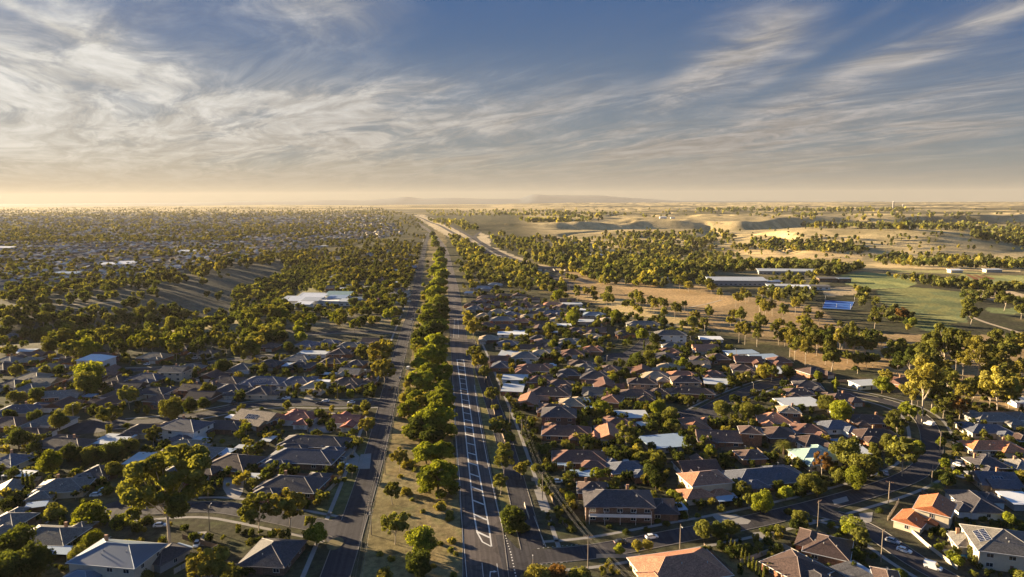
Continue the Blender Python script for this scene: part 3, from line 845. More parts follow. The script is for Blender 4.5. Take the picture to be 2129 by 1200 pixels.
def house(px, py, wpx, d, rot=0, roof='hip', rc='grey', wc='brick', st=1, wings=None, det=None, extra=(), phrase=None, seed=None, pitch=23, zone=None, w_m=None):
    s = int(px * 13 + py * 7); rnd = random.Random(s if seed is None else seed)
    ze = 2.75 * st + (0.3 if st > 1 else 0)
    x, y, z, t = hit(px, py, ze + 1.1)
    w_ = w_m if w_m else max(6.0, wpx * t / F * 0.98); d = d * 1.07
    if det is None: det = 2 if py > 755 else (1 if py > 640 else 0)
    root = bpy.data.objects.new('house', None); COL.objects.link(root)
    root.empty_display_size = 2
    root.location = (x, y, z); root.rotation_euler = (0, 0, radians(rot))
    if wings is None:
        wings = []
        if roof != 'flat' and w_ > 11:
            sd_ = rnd.choice((-1, 1)); ww = w_ * rnd.uniform(.34, .46)
            wings.append((sd_ * (w_ - ww) / 2 * rnd.uniform(.8, .98), -d / 2 - 1.6, ww, 4.6 + d * .2))
            if rnd.random() < .6:
                ww = w_ * rnd.uniform(.3, .45); wings.append((-sd_ * (w_ - ww) / 2 * .9, d / 2 + 1.2, ww, 4.0 + d * .2))
    HS.append((x, y, max(w_, d) / 2 + 1.0))
    wl = MB(); rf = MB(); rb = MB() if det >= 1 else None
    blocks = [(0, 0, w_, d, st)] + [(a, b, c, e, 1 if len(q) < 1 else q[0]) for (a, b, c, e, *q) in wings]
    typs = 'flat' if roof == 'flat' else roof
    for i, (cx, cy, bw, bd, bs) in enumerate(blocks):
        zz = 2.75 * bs + (0.3 if bs > 1 else 0) - 0.06 * i
        wl.box(cx - bw / 2, cx + bw / 2, cy - bd / 2, cy + bd / 2, -0.4, zz - 0.22)
        ty = typs
        top = hip(rf, rb, cx, cy, bw, bd, zz, pitch, 0.55 if det else .4, ty)
        if ty == 'gable':
            if bw >= bd:
                h = (bd / 2) * tan(radians(pitch)) 
                for sx in (-1, 1):
                    xx = cx + sx * (bw / 2 - .15)
                    wl.add([(xx, cy - bd / 2, zz - .25), (xx, cy + bd / 2, zz - .25), (xx, cy, zz + h)], [(0, 1, 2)])
            else:
                h = (bw / 2) * tan(radians(pitch))
                for sy in (-1, 1):
                    yy = cy + sy * (bd / 2 - .15)
                    wl.add([(cx - bw / 2, yy, zz - .25), (cx + bw / 2, yy, zz - .25), (cx, yy, zz + h)], [(0, 1, 2)])
        if i == 0: ztop = top
    wl.build('wall', wallmat(wc), root)
    ro = rf.build('roof', roofmat(rc), root)
    if rb is not None and rb.f: rb.build('ridge_cap', ridgemat(rc), ro)
    if det >= 1:
        # fascia gutter round the main block
        g = MB(); W = w_ / 2 + .55; D = d / 2 + .55; zz = 2.75 * st + (0.3 if st > 1 else 0)
        if roof != 'flat':
            for (a, b, c, e) in ((-W - .12, W + .12, -D - .12, -D - .003), (-W - .12, W + .12, D + .003, D + .12), (-W - .12, -W - .003, -D, D), (W + .003, W + .12, -D, D)):
                g.box(a, b, c, e, zz - .16, zz + .02)
            g.build('gutter', M_frame if rc not in ('charcoal', 'slate') or rnd.random() < .5 else ridgemat(rc), root)
    if det >= 1:
        inside = lambda X_, Y_: any(abs(X_ - a) < c / 2 + .1 and abs(Y_ - b) < e / 2 + .1 for (a, b, c, e, *q) in wings)
        for lvl in range(st):
            zb = 0.95 + lvl * 2.95; hh = 1.2
            nf = max(1, int(w_ / 4.6)) if det == 2 else max(1, int(w_ / 7))
            for k in range(nf):
                X_ = -w_ / 2 + w_ * (k + .5) / nf
                if not inside(X_, -d / 2 - .02): 
                    if lvl == 0 and k == nf // 2: linkobj('door', DOOR_ME, root, (X_, -d / 2 - .02, 0.05))
                    else: window(root, X_, -d / 2 - .02, zb, 0, 1.8, hh)
            ns = max(1, int(d / 5.5))
            for sx, an in ((-1, -pi / 2), (1, pi / 2)):
                for k in range(ns):
                    Y_ = -d / 2 + d * (k + .5) / ns
                    if det == 2 or sx < 0: window(root, sx * (w_ / 2 + .02), Y_, zb, an, 1.2, hh)
        for i, (a, b, c, e, *q) in enumerate(wings):
            if b < 0:
                yy = b - e / 2 - .02
                if i == 0 and c > 5.6 and rnd.random() < .6: linkobj('garage_door', GAR_ME, root, (a, yy, .03))
                else: window(root, a, yy, .95, 0, 1.8, 1.2)
    if det == 2 and roof != 'flat':
        if rnd.random() < .45 or 'chimney' in extra:
            cxx = rnd.uniform(-.3, .3) * w_; cyy = d * .2
            MB().box(cxx - .45, cxx + .45, cyy - .3, cyy + .3, ze, ztop + .7).box(cxx - .5, cxx + .5, cyy - .35, cyy + .35, ztop + .7, ztop + .85).build('chimney', M_brickch, ro)
        v_ = MB(); n_ = rnd.randint(1, 3); tp = tan(radians(pitch))
        for _ in range(n_):
            q = rnd.uniform(-.3, .3) * w_; yy = -d * rnd.uniform(.15, .3); zq = ze + (d / 2 + .55 + yy) * tp
            MB().tube([(q, yy, zq - .1), (q, yy, zq + .5)], .14, 7).build('roof_vent', M_steel, ro)
        if rnd.random() < .35:
            q = rnd.uniform(-.3, .3) * w_; a = MB(); zq = ztop - .2
            a.tube([(q, 0, zq), (q, 0, zq + 2.0)], .03, 4)
            for kk in range(5): a.tube([(q - .5 + .04 * kk, -.6 + kk * .3, zq + 1.9), (q + .5 - .04 * kk, -.6 + kk * .3, zq + 1.9)], .02, 3)
            a.tube([(q, -.7, zq + 1.9), (q, .7, zq + 1.9)], .025, 3)
            a.build('aerial', M_steel, ro)
    tp = tan(radians(pitch))
    if 'solarL' in extra:       # on the left hip / left slope
        xx = -w_ / 2 + 1.2
        o = solar(ro, xx, 2.6 if d > 8 else 1.5, ze + (xx + w_ / 2 + .55) * tp + .12, 0, max(2, int(d * .45)), -pi / 2, radians(pitch), 0)
    if 'solarF' in extra:
        yy = -d / 2 + .8
        o = solar(ro, -w_ * .18, yy, ze + (yy + d / 2 + .55) * tp + .10, 0, max(3, int(w_ * .3)), 0, radians(pitch), 0)
    if 'balcony' in extra:
        b = MB(); z2 = 2.9
        b.box(-w_ / 2 + 1, w_ / 2 - 1, -d / 2 - 1.8, -d / 2 - .01, z2 - .2, z2)
        for k in range(5):
            xx = -w_ / 2 + 1.1 + k * (w_ - 2.3) / 4; b.box(xx - .06, xx + .06, -d / 2 - 1.75, -d / 2 - 1.65, 0, z2 + 2.2 if st > 1 else z2)
        for k in range(4):
            xa = -w_ / 2 + 1.25 + k * (w_ - 2.3) / 4; b.box(xa, xa + (w_ - 2.3) / 4 - .3, -d / 2 - 1.75, -d / 2 - 1.70, z2 + .05, z2 + 1.0)
        b.build('balcony', M_frame, root)
    if phrase is None:
        storey = 'two-storey ' if st > 1 else ''
        rt = {'hip': 'hipped', 'gable': 'gabled', 'flat': 'flat'}[roof]
        phrase = '%s %s-roofed %shouse' % (ROOFS[rc][0], rt, storey) if True else ''
        if 'solarL' in extra or 'solarF' in extra: phrase += ' with solar panels'
    reg(root, phrase, px, py, 'house', 'houses of the suburb', zone)
    return root

HL = [
 # bottom left
 (245, 1143, 150, 13, -9, 'hip', 'bluegrey', 'cream', 2), (105, 1106, 118, 11, -6, 'hip', 'grey', 'brown', 1), (132, 1004, 98, 12, 12, 'hip', 'grey', 'cream', 1),
 (207, 975, 60, 11, -5, 'hip', 'charcoal', 'brown', 1), (22, 952, 62, 12, -8, 'hip', 'slate', 'cream', 1), (132, 917, 118, 11, -8, 'hip', 'brown', 'brick', 1),
 (40, 848, 76, 12, 8, 'hip', 'slate', 'cream', 1), (135, 816, 74, 10, 12, 'gable', 'grey', 'brick', 1), (384, 880, 92, 13, -14, 'hip', 'slate', 'white', 2),
 (345, 1145, 55, 10, -25, 'hip', 'charcoal', 'grey', 1), (20, 1075, 70, 10, -5, 'hip', 'grey', 'brown', 1), (18, 1010, 46, 9, 20, 'gable', 'grey', 'cream', 1),
 # left of the left road
 (538, 862, 88, 13, -20, 'gable', 'tan', 'brick', 1, None, 2, ('solarF',)), (468, 880, 84, 10, -8, 'hip', 'charcoal', 'brown', 1), (622, 862, 74, 12, -6, 'hip', 'red', 'white', 1),
 (722, 868, 58, 11, -6, 'gable', 'red', 'white', 1), (655, 914, 140, 12, -7, 'hip', 'charcoal', 'brown', 1), (632, 944, 146, 14, -7, 'hip', 'slate', 'brown', 1),
 (488, 956, 96, 15, -14, 'hip', 'brown', 'brick', 1), (608, 1000, 128, 13, -9, 'hip', 'charcoal', 'brick', 1), (567, 1142, 96, 15, -6, 'hip', 'charcoal', 'brown', 1, []),
 # cross street left, upper row
 (365, 766, 52, 11, -8, 'gable', 'grey', 'cream', 2, []), (306, 782, 70, 12, -8, 'hip', 'slate', 'brick', 1), (322, 738, 60, 11, -8, 'hip', 'tan', 'brick', 1),
 (378, 722, 42, 10, -6, 'hip', 'brown', 'brick', 1), (424, 730, 50, 9, -4, 'hip', 'charcoal', 'white', 1), (240, 786, 46, 11, -8, 'hip', 'brown', 'cream', 1),
 (200, 742, 60, 12, -5, 'hip', 'white', 'white', 2, []), (27, 795, 52, 12, -8, 'hip', 'charcoal', 'white', 1), (97, 790, 50, 12, -8, 'gable', 'tan', 'brick', 1),
 (18, 746, 42, 11, -8, 'hip', 'grey', 'cream', 1), (62, 746, 40, 10, 5, 'hip', 'tan', 'brick', 1), (146, 747, 34, 9, 0, 'hip', 'charcoal', 'brick', 1),
 (320, 810, 66, 11, -8, 'hip', 'charcoal', 'cream', 1), (402, 803, 46, 10, -12, 'gable', 'brown', 'brick', 1), (442, 800, 30, 9, -8, 'hip', 'brown', 'brick', 1),
 (472, 788, 66, 12, -8, 'hip', 'brown', 'brown', 1), (550, 789, 84, 13, -6, 'hip', 'slate', 'brick', 1, None, 2, ('solarF',)), (620, 789, 62, 12, -6, 'hip', 'slate', 'white', 1),
 (722, 792, 64, 13, -6, 'hip', 'brown', 'brown', 1), (562, 752, 46, 10, -6, 'hip', 'charcoal', 'brick', 1), (625, 757, 50, 10, -6, 'hip', 'charcoal', 'brick', 1),
 (692, 748, 46, 10, -6, 'hip', 'brown', 'brick', 1), (742, 752, 36, 10, -6, 'hip', 'charcoal', 'brick', 1), (640, 712, 44, 10, -10, 'hip', 'slate', 'cream', 1),
 (684, 709, 40, 10, -10, 'hip', 'slate', 'cream', 1), (728, 715, 48, 10, -6, 'hip', 'grey', 'brick', 1), (560, 716, 40, 9, -6, 'hip', 'brown', 'brick', 1), (652, 730, 60, 9, -6, 'flat', 'pale', 'white', 1),
 (772, 722, 34, 9, -6, 'hip', 'charcoal', 'brick', 1), (765, 790, 30, 9, -6, 'hip', 'brown', 'brick', 1),
 # right of the service road
 (1285, 1030, 140, 13, -3, 'hip', 'charcoal', 'brown', 2, [], 2, ('balcony',)), (1376, 1046, 56, 11, -3, 'hip', 'charcoal', 'brown', 1, []), (1232, 1008, 60, 9, -4, 'hip', 'brown', 'brick', 1),
 (1466, 988, 90, 11, 12, 'hip', 'terracotta', 'cream', 2, [(-6.5, -5.5, 11, 8), (2.5, -6.6, 7, 5)]), (1412, 1170, 178, 15, 14, 'hip', 'terracotta', 'cream', 1, [(-10, -5, 7, 10)], 2),
 (1656, 1170, 96, 13, 30, 'hip', 'brown', 'brick', 1, []), (1722, 1128, 84, 13, -30, 'hip', 'brown', 'brick', 1, [(-5.5, 2.2, 7, 12)]), (1205, 945, 112, 12, -4, 'hip', 'rust', 'brick', 1),
 (1178, 892, 100, 12, -5, 'hip', 'rust', 'brick', 1), (1162, 854, 70, 13, -5, 'hip', 'charcoal', 'brown', 2, [], 2), (1142, 812, 88, 13, -6, 'hip', 'brown', 'brick', 1),
 (1385, 912, 92, 14, 12, 'flat', 'blue', 'grey', 1), (1492, 903, 86, 13, -8, 'gable', 'brown', 'brick', 1, [(-5, -5, 7, 9)]), (1560, 890, 42, 9, -12, 'hip', 'brown', 'brick', 2, []),
 (1610, 866, 66, 13, -12, 'hip', 'terracotta', 'brick', 1), (1640, 848, 40, 9, -12, 'hip', 'tan', 'brick', 2, []), (1335, 790, 58, 9, -8, 'hip', 'brown', 'tanbrick', 2, []),
 (1322, 816, 74, 12, -8, 'hip', 'brown', 'brick', 1), (1370, 812, 44, 10, -8, 'hip', 'brown', 'cream', 1, []), (1272, 826, 40, 12, -20, 'hip', 'rust', 'brick', 1, []),
 (1425, 786, 58, 10, -5, 'hip', 'brown', 'tanbrick', 2, []), (1436, 810, 92, 9, -8, 'hip', 'brown', 'brick', 1, []), (1483, 775, 46, 11, -10, 'hip', 'rust', 'brick', 1),
 (1456, 745, 40, 11, -10, 'hip', 'brown', 'tanbrick', 1), (1392, 728, 46, 11, -10, 'hip', 'rust', 'tanbrick', 1), (1394, 691, 62, 12, -6, 'hip', 'grey', 'white', 2, []), (1336, 671, 66, 11, -4, 'hip', 'grey', 'cream', 1),
 (1262, 662, 26, 9, -6, 'hip', 'tan', 'brick', 1), (1236, 652, 46, 11, -6, 'hip', 'bluegrey', 'grey', 1), (1540, 729, 66, 10, 8, 'flat', 'blue', 'white', 1),
 (1590, 738, 56, 11, 8, 'flat', 'blue', 'white', 1), (1620, 746, 42, 11, 0, 'hip', 'rust', 'brick', 1), (1268, 764, 42, 11, -14, 'hip', 'brown', 'brick', 1), (1216, 762, 46, 12, -6, 'hip', 'grey', 'white', 1),
 (1662, 832, 84, 14, 8, 'flat', 'pale', 'grey', 1), (1690, 768, 50, 11, 20, 'hip', 'brown', 'brick', 1), (1800, 792, 52, 10, 10, 'flat', 'pale', 'white', 1), (1872, 790, 54, 10, 35, 'gable', 'rust', 'brick', 1),
 (1660, 812, 60, 10, -6, 'hip', 'brown', 'brick', 1), (1750, 822, 60, 9, 5, 'hip', 'brown', 'brick', 1),
 (1590, 984, 165, 14, 10, 'hip', 'slate', 'brown', 1, [(-8, -6.5, 9, 7), (9, 6, 10, 6)], 2), (1695, 940, 86, 12, 5, 'hip', 'green', 'cream', 1), (1682, 888, 62, 11, -10, 'hip', 'rust', 'brick', 1),
 (1820, 898, 86, 11, 0, 'hip', 'brown', 'brick', 1), (1806, 868, 72, 10, -10, 'hip', 'brown', 'brick', 1), (1560, 940, 50, 9, 5, 'hip', 'brown', 'brick', 1),
 # right edge
 (1944, 1046, 76, 9.5, 50, 'gable', 'orange', 'cream', 2, []), (1896, 1072, 66, 7.5, 44, 'gable', 'orange', 'cream', 1, [(2.5, -5.0, 4, 4)]), (2085, 1118, 118, 16, -18, 'hip', 'grey', 'cream', 2, [], 2, ('solarL',)),
 (2012, 1116, 56, 9, -14, 'hip', 'grey', 'cream', 1, [], 2, ('chimney',)), (2066, 990, 74, 12, -8, 'gable', 'slate', 'tanbrick', 1, [(0, -5, 9, 8)], 2, ('solarF',)), (2062, 922, 106, 10, -3, 'hip', 'orange', 'cream', 1, [(6, -1, 10, 13)]),
 (2052, 888, 84, 10, -4, 'hip', 'slate', 'cream', 1), (2064, 864, 88, 11, -2, 'hip', 'grey', 'grey', 1), (2052, 957, 66, 10, -3, 'hip', 'charcoal', 'brown', 1),
 (2118, 1030, 50, 9, -4, 'flat', 'white', 'grey', 1), (2122, 828, 40, 10, -4, 'flat', 'pale', 'white', 1), (2122, 862, 40, 10, -4, 'hip', 'grey', 'white', 1), (1700, 1196, 60, 10, 24, 'hip', 'charcoal', 'brown', 1, []),
 (1845, 1196, 46, 10, -20, 'hip', 'brown', 'brick', 1), (1776, 1185, 52, 9, 24, 'flat', 'grey', 'grey', 1), (2122, 905, 30, 9, -4, 'hip', 'brown', 'brick', 1), (2120, 960, 40, 9, -4, 'hip', 'grey', 'cream', 1),
 # right of the main road, farther up
 (1045, 662, 50, 12, -4, 'hip', 'grey', 'brick', 2, []), (1066, 690, 62, 10, -2, 'flat', 'white', 'white', 1), (1052, 678, 54, 11, -4, 'hip', 'brown', 'brick', 1), (1092, 737, 56, 13, -5, 'hip', 'grey', 'white', 2, []),
 (1112, 763, 78, 13, -5, 'hip', 'rust', 'cream', 1), (1122, 786, 50, 12, -5, 'hip', 'rust', 'brick', 1), (1056, 712, 48, 11, -5, 'hip', 'slate', 'cream', 1), (1100, 656, 36, 10, -4, 'hip', 'tan', 'brick', 1),
 (1070, 641, 38, 10, -4, 'hip', 'grey', 'cream', 1), (1148, 630, 36, 10, -4, 'hip', 'terracotta', 'brick', 1), (1190, 629, 40, 10, 4, 'flat', 'pale', 'white', 1), (1204, 641, 26, 8, 0, 'flat', 'white', 'white', 1),
 (1168, 673, 38, 8, 0, 'flat', 'white', 'white', 1), (1182, 708, 48, 12, -5, 'hip', 'grey', 'white', 1), (1190, 731, 46, 12, -5, 'hip', 'rust', 'white', 1), (1206, 754, 48, 12, -5, 'hip', 'brown', 'cream', 1),
 (1198, 684, 36, 10, -5, 'hip', 'brown', 'brick', 1), (1232, 696, 36, 10, -6, 'hip', 'tan', 'brick', 1), (1120, 700, 34, 10, -5, 'hip', 'charcoal', 'brick', 1), (1150, 716, 34, 10, -5, 'hip', 'charcoal', 'cream', 1),
 (1000, 597, 44, 12, -4, 'hip', 'bluegrey', 'grey', 1), (1030, 590, 30, 11, -4, 'hip', 'bluegrey', 'grey', 1), (1012, 617, 40, 12, -4, 'hip', 'brown', 'brick', 1), (1046, 612, 30, 10, -4, 'hip', 'brown', 'brick', 1),
 (1010, 634, 40, 12, -4, 'hip', 'charcoal', 'brick', 1), (980, 632, 30, 10, -4, 'hip', 'brown', 'brick', 1), (1106, 620, 34, 10, -4, 'hip', 'brown', 'cream', 1), (1128, 644, 34, 10, -4, 'hip', 'grey', 'brick', 1), (1150, 655, 30, 10, -4, 'hip', 'brown', 'brick', 1),
 (1235, 672, 30, 10, -4, 'hip', 'brown', 'brick', 1), (1300, 690, 40, 10, -4, 'hip', 'charcoal', 'brick', 1), (1478, 700, 44, 10, -4, 'flat', 'white', 'white', 1),
]
for h_ in HL:
    house(*h_[:9], wings=(h_[9] if len(h_) > 9 else None), det=(h_[10] if len(h_) > 10 else None), extra=(h_[11] if len(h_) > 11 else ()))


# ------------------------------------------------------------------ trees
rngt = np.random.default_rng(5)
def leaves(centres, radii, nleaf, size, rng, squash=1.0, up=0.0):
    """leaf-clump quads on the shells of many small clumps; returns verts (4n,3), tone per face"""
    nc = len(centres)
    w_ = radii ** 2; w_ = w_ / w_.sum()
    idx = rng.choice(nc, nleaf, p=w_)
    d = rng.normal(size=(nleaf, 3)); d[:, 2] = d[:, 2] + up; d /= np.linalg.norm(d, axis=1)[:, None]
    rad = radii[idx] * rng.uniform(0.55, 1.05, nleaf) ** 0.6
    p = centres[idx] + d * rad[:, None] * np.array([1, 1, squash])
    nrm = d + rng.normal(size=(nleaf, 3)) * 0.55; nrm /= np.linalg.norm(nrm, axis=1)[:, None]
    a = np.cross(nrm, rng.normal(size=(nleaf, 3))); a /= np.linalg.norm(a, axis=1)[:, None]
    b = np.cross(nrm, a)
    s = size * rng.uniform(0.6, 1.3, nleaf)[:, None]
    V = np.stack([p - a * s - b * s * .6, p + a * s - b * s * .6, p + a * s * .7 + b * s * .8, p - a * s * .5 + b * s * .7], 1).reshape(-1, 3)
    tone_c = rng.uniform(0, 1, nc)
    tone = np.clip(tone_c[idx] * 0.6 + rng.uniform(0, 1, nleaf) * 0.4, 0, 1)
    return V, tone
def crown_arrays(kind, rng, nleaf, size):
    """unit crown (horizontal radius about 1) and the points its limbs reach for"""
    if kind == 'round':
        n = 34; d = rng.normal(size=(n, 3)); d /= np.linalg.norm(d, axis=1)[:, None]
        c = d * (rng.uniform(0.35, 0.78, n)[:, None]) * np.array([1, 1, .85]) + np.array([0, 0, 1.12]); r = rng.uniform(.22, .40, n)
        c = np.concatenate([c, [[0, 0, 1.1]]]); r = np.append(r, .6)
        V, t = leaves(c, r, nleaf, size, rng); H_ = 2.0
    elif kind == 'gum':
        n = 44; a = rng.uniform(0, 2 * pi, n); rr = np.sqrt(rng.uniform(0.02, 1, n)) * .85
        zz = 1.0 + rng.uniform(0, 1, n) ** .8 * 1.5 * (1 - .45 * rr)
        c = np.stack([rr * np.cos(a), rr * np.sin(a), zz], 1); r = rng.uniform(.12, .26, n)
        V, t = leaves(c, r, nleaf, size, rng, .8, .25); H_ = 2.6
    elif kind == 'tallgum':
        n = 40; a = rng.uniform(0, 2 * pi, n); rr = np.sqrt(rng.uniform(0.02, 1, n)) * .82
        zz = 2.2 + rng.uniform(0, 1, n) * 2.0 * (1 - .35 * rr)
        c = np.stack([rr * np.cos(a), rr * np.sin(a), zz], 1); r = rng.uniform(.18, .36, n)
        V, t = leaves(c, r, nleaf, size, rng, .85, .2); H_ = 4.3
    elif kind == 'pine':
        n = 64; a = rng.uniform(0, 2 * pi, n); rr = np.sqrt(rng.uniform(0.0, 1, n)) * .84
        zz = 1.5 - rr ** 2 * .75 + rng.uniform(-.15, .10, n) - (rng.uniform(0, 1, n) < .5) * rng.uniform(.3, .95, n); zz = np.maximum(zz, .32)
        c = np.stack([rr * np.cos(a), rr * np.sin(a), zz], 1); r = rng.uniform(.20, .33, n)
        V, t = leaves(c, r, nleaf, size, rng, .62, .35); H_ = 2.0
    elif kind == 'shrub':
        n = 24; d = rng.normal(size=(n, 3)); d[:, 2] = np.abs(d[:, 2]); d /= np.linalg.norm(d, axis=1)[:, None]
        c = d * (rng.uniform(0.3, 0.75, n)[:, None]) * np.array([1, 1, .95]) + np.array([0, 0, .18]); r = rng.uniform(.22, .40, n)
        V, t = leaves(c, r, nleaf, size, rng); H_ = 1.2
    elif kind == 'cypress':
        n = 26; zz = np.linspace(.5, 6.6, n); rr = np.interp(zz, [0.4, 1.5, 4, 6.8], [.6, .55, .42, .1])
        a = rng.uniform(0, 2 * pi, n)
        c = np.stack([rr * .3 * np.cos(a), rr * .3 * np.sin(a), zz], 1); r = rr
        V, t = leaves(c, r, nleaf, size, rng, 1.0); H_ = 7.0
    return c, V, t
def trunk_mesh(kind, c, rng, big=False):
    mb = MB()
    top = {'round': .95, 'gum': 1.15, 'tallgum': 2.4, 'pine': 1.15, 'shrub': .3, 'cypress': 1.0}[kind]
    r0 = {'round': .055, 'gum': .036, 'tallgum': .048, 'pine': .06, 'shrub': .05, 'cypress': .12}[kind]
    lean = rng.normal(0, .05, 2)
    mb.tube([(0, 0, -.1), (lean[0] * .5, lean[1] * .3, top * .35), (lean[0], lean[1], top * .7), (lean[0] * 1.6, lean[1] * 1.2, top)], r0, 7, r0 * .6)
    if kind in ('gum', 'tallgum', 'round', 'pine'):
        order = rng.permutation(len(c))[: 16 if kind != 'round' else 8]
        for k in order:
            e = c[k]; s = top * rng.uniform(.55, .98)
            st = np.array([lean[0] * s / top * 1.2, lean[1], s]); m_ = st * .5 + e * .5; m_[:2] *= .8; m_[2] -= .06
            mb.tube([tuple(st), tuple(m_), tuple(e)], r0 * .42, 5, r0 * .10, caps=False)
    return mb
TREEME = {}
def tree_meshes(kind, lod, var):
    key = (kind, lod, var)
    if key not in TREEME:
        rng = np.random.default_rng(abs(hash((kind, var))) % 1000 if False else sum(map(ord, kind)) * 7 + var * 31)
        nl, sz = {3: (11000, .036), 2: (4600, .058), 1: (1500, .098), 0: (420, .17)}[lod]
        if kind == 'cypress': nl = int(nl * .8); sz *= 1.5
        if kind == 'pine': nl = int(nl * 1.3)
        if kind == 'shrub': nl = int(nl * .6)
        c, V, t = crown_arrays(kind, rng, nl, sz)
        Fq = np.arange(len(V)).reshape(-1, 4)
        me = npmesh('crown', V, Fq, LEAF['olive'], t)
        tm = trunk_mesh(kind, c, rng).mesh('trunk', M_bark if 'gum' in kind else M_barkd)
        TREEME[key] = (me, tm)
    return TREEME[key]
KINDNAME = {'round': ('garden_tree', 'round leafy tree', 'tree'), 'gum': ('gum_tree', 'gum tree', 'tree'), 'tallgum': ('gum_tree', 'tall pale-trunked gum', 'tree'), 'pine': ('pine_tree', 'dome-crowned pine', 'tree'),
            'shrub': ('shrub', 'shrub', 'shrub'), 'cypress': ('cypress_tree', 'narrow cypress', 'tree')}
CZ = {'round': 1.1, 'gum': 1.75, 'tallgum': 3.3, 'pine': 1.0, 'shrub': .55, 'cypress': 3.4}
TR = []
def tree(kind, px, py, rpx, colr='olive', zone=None, sz=None, hs=1.0, lod=None, rm=None):
    # the pixel is the crown's centre; solve for the ground under it
    x, y, z, t = hit(px, py, 4)
    for _ in range(3):
        r = rm if rm else max(0.7, rpx * t / F)
        x, y, z, t = hit(px, py, CZ[kind] * r * hs)
    if lod is None:
        rp = r / t * F
        lod = 3 if rp > 55 else (2 if rp > 17 else (1 if rp > 8 else 0))
    me, tm = tree_meshes(kind, lod, int(px * 7 + py * 3) % 4)
    nm, ph, cat = KINDNAME[kind]
    root = bpy.data.objects.new(nm, None); COL.objects.link(root)
    root.location = (x, y, z); root.rotation_euler = (0, 0, (px * 13.7 + py * 3.1) % 6.28)
    root.scale = (r, r, r * hs)
    co = linkobj('crown', me, root); co.material_slots[0].link = 'OBJECT'; co.material_slots[0].material = LEAF[colr]
    linkobj('trunk', tm, root)
    size = 'small ' if r < 2.4 else ('big ' if r > 5.5 else '')
    if kind == 'shrub': size = 'low ' if r < 1.6 else ('large ' if r > 3 else '')
    if kind == 'tallgum': size = ''
    reg(root, (size + colr + ' ' + ph), px, py, cat, KINDNAME[kind][0].replace('_', ' ') + 's', zone)
    TR.append((x, y, r))
    return root
G = 'dark green'; O = 'olive'; Y_ = 'golden'; B = 'bright green'; R_ = 'rusty'
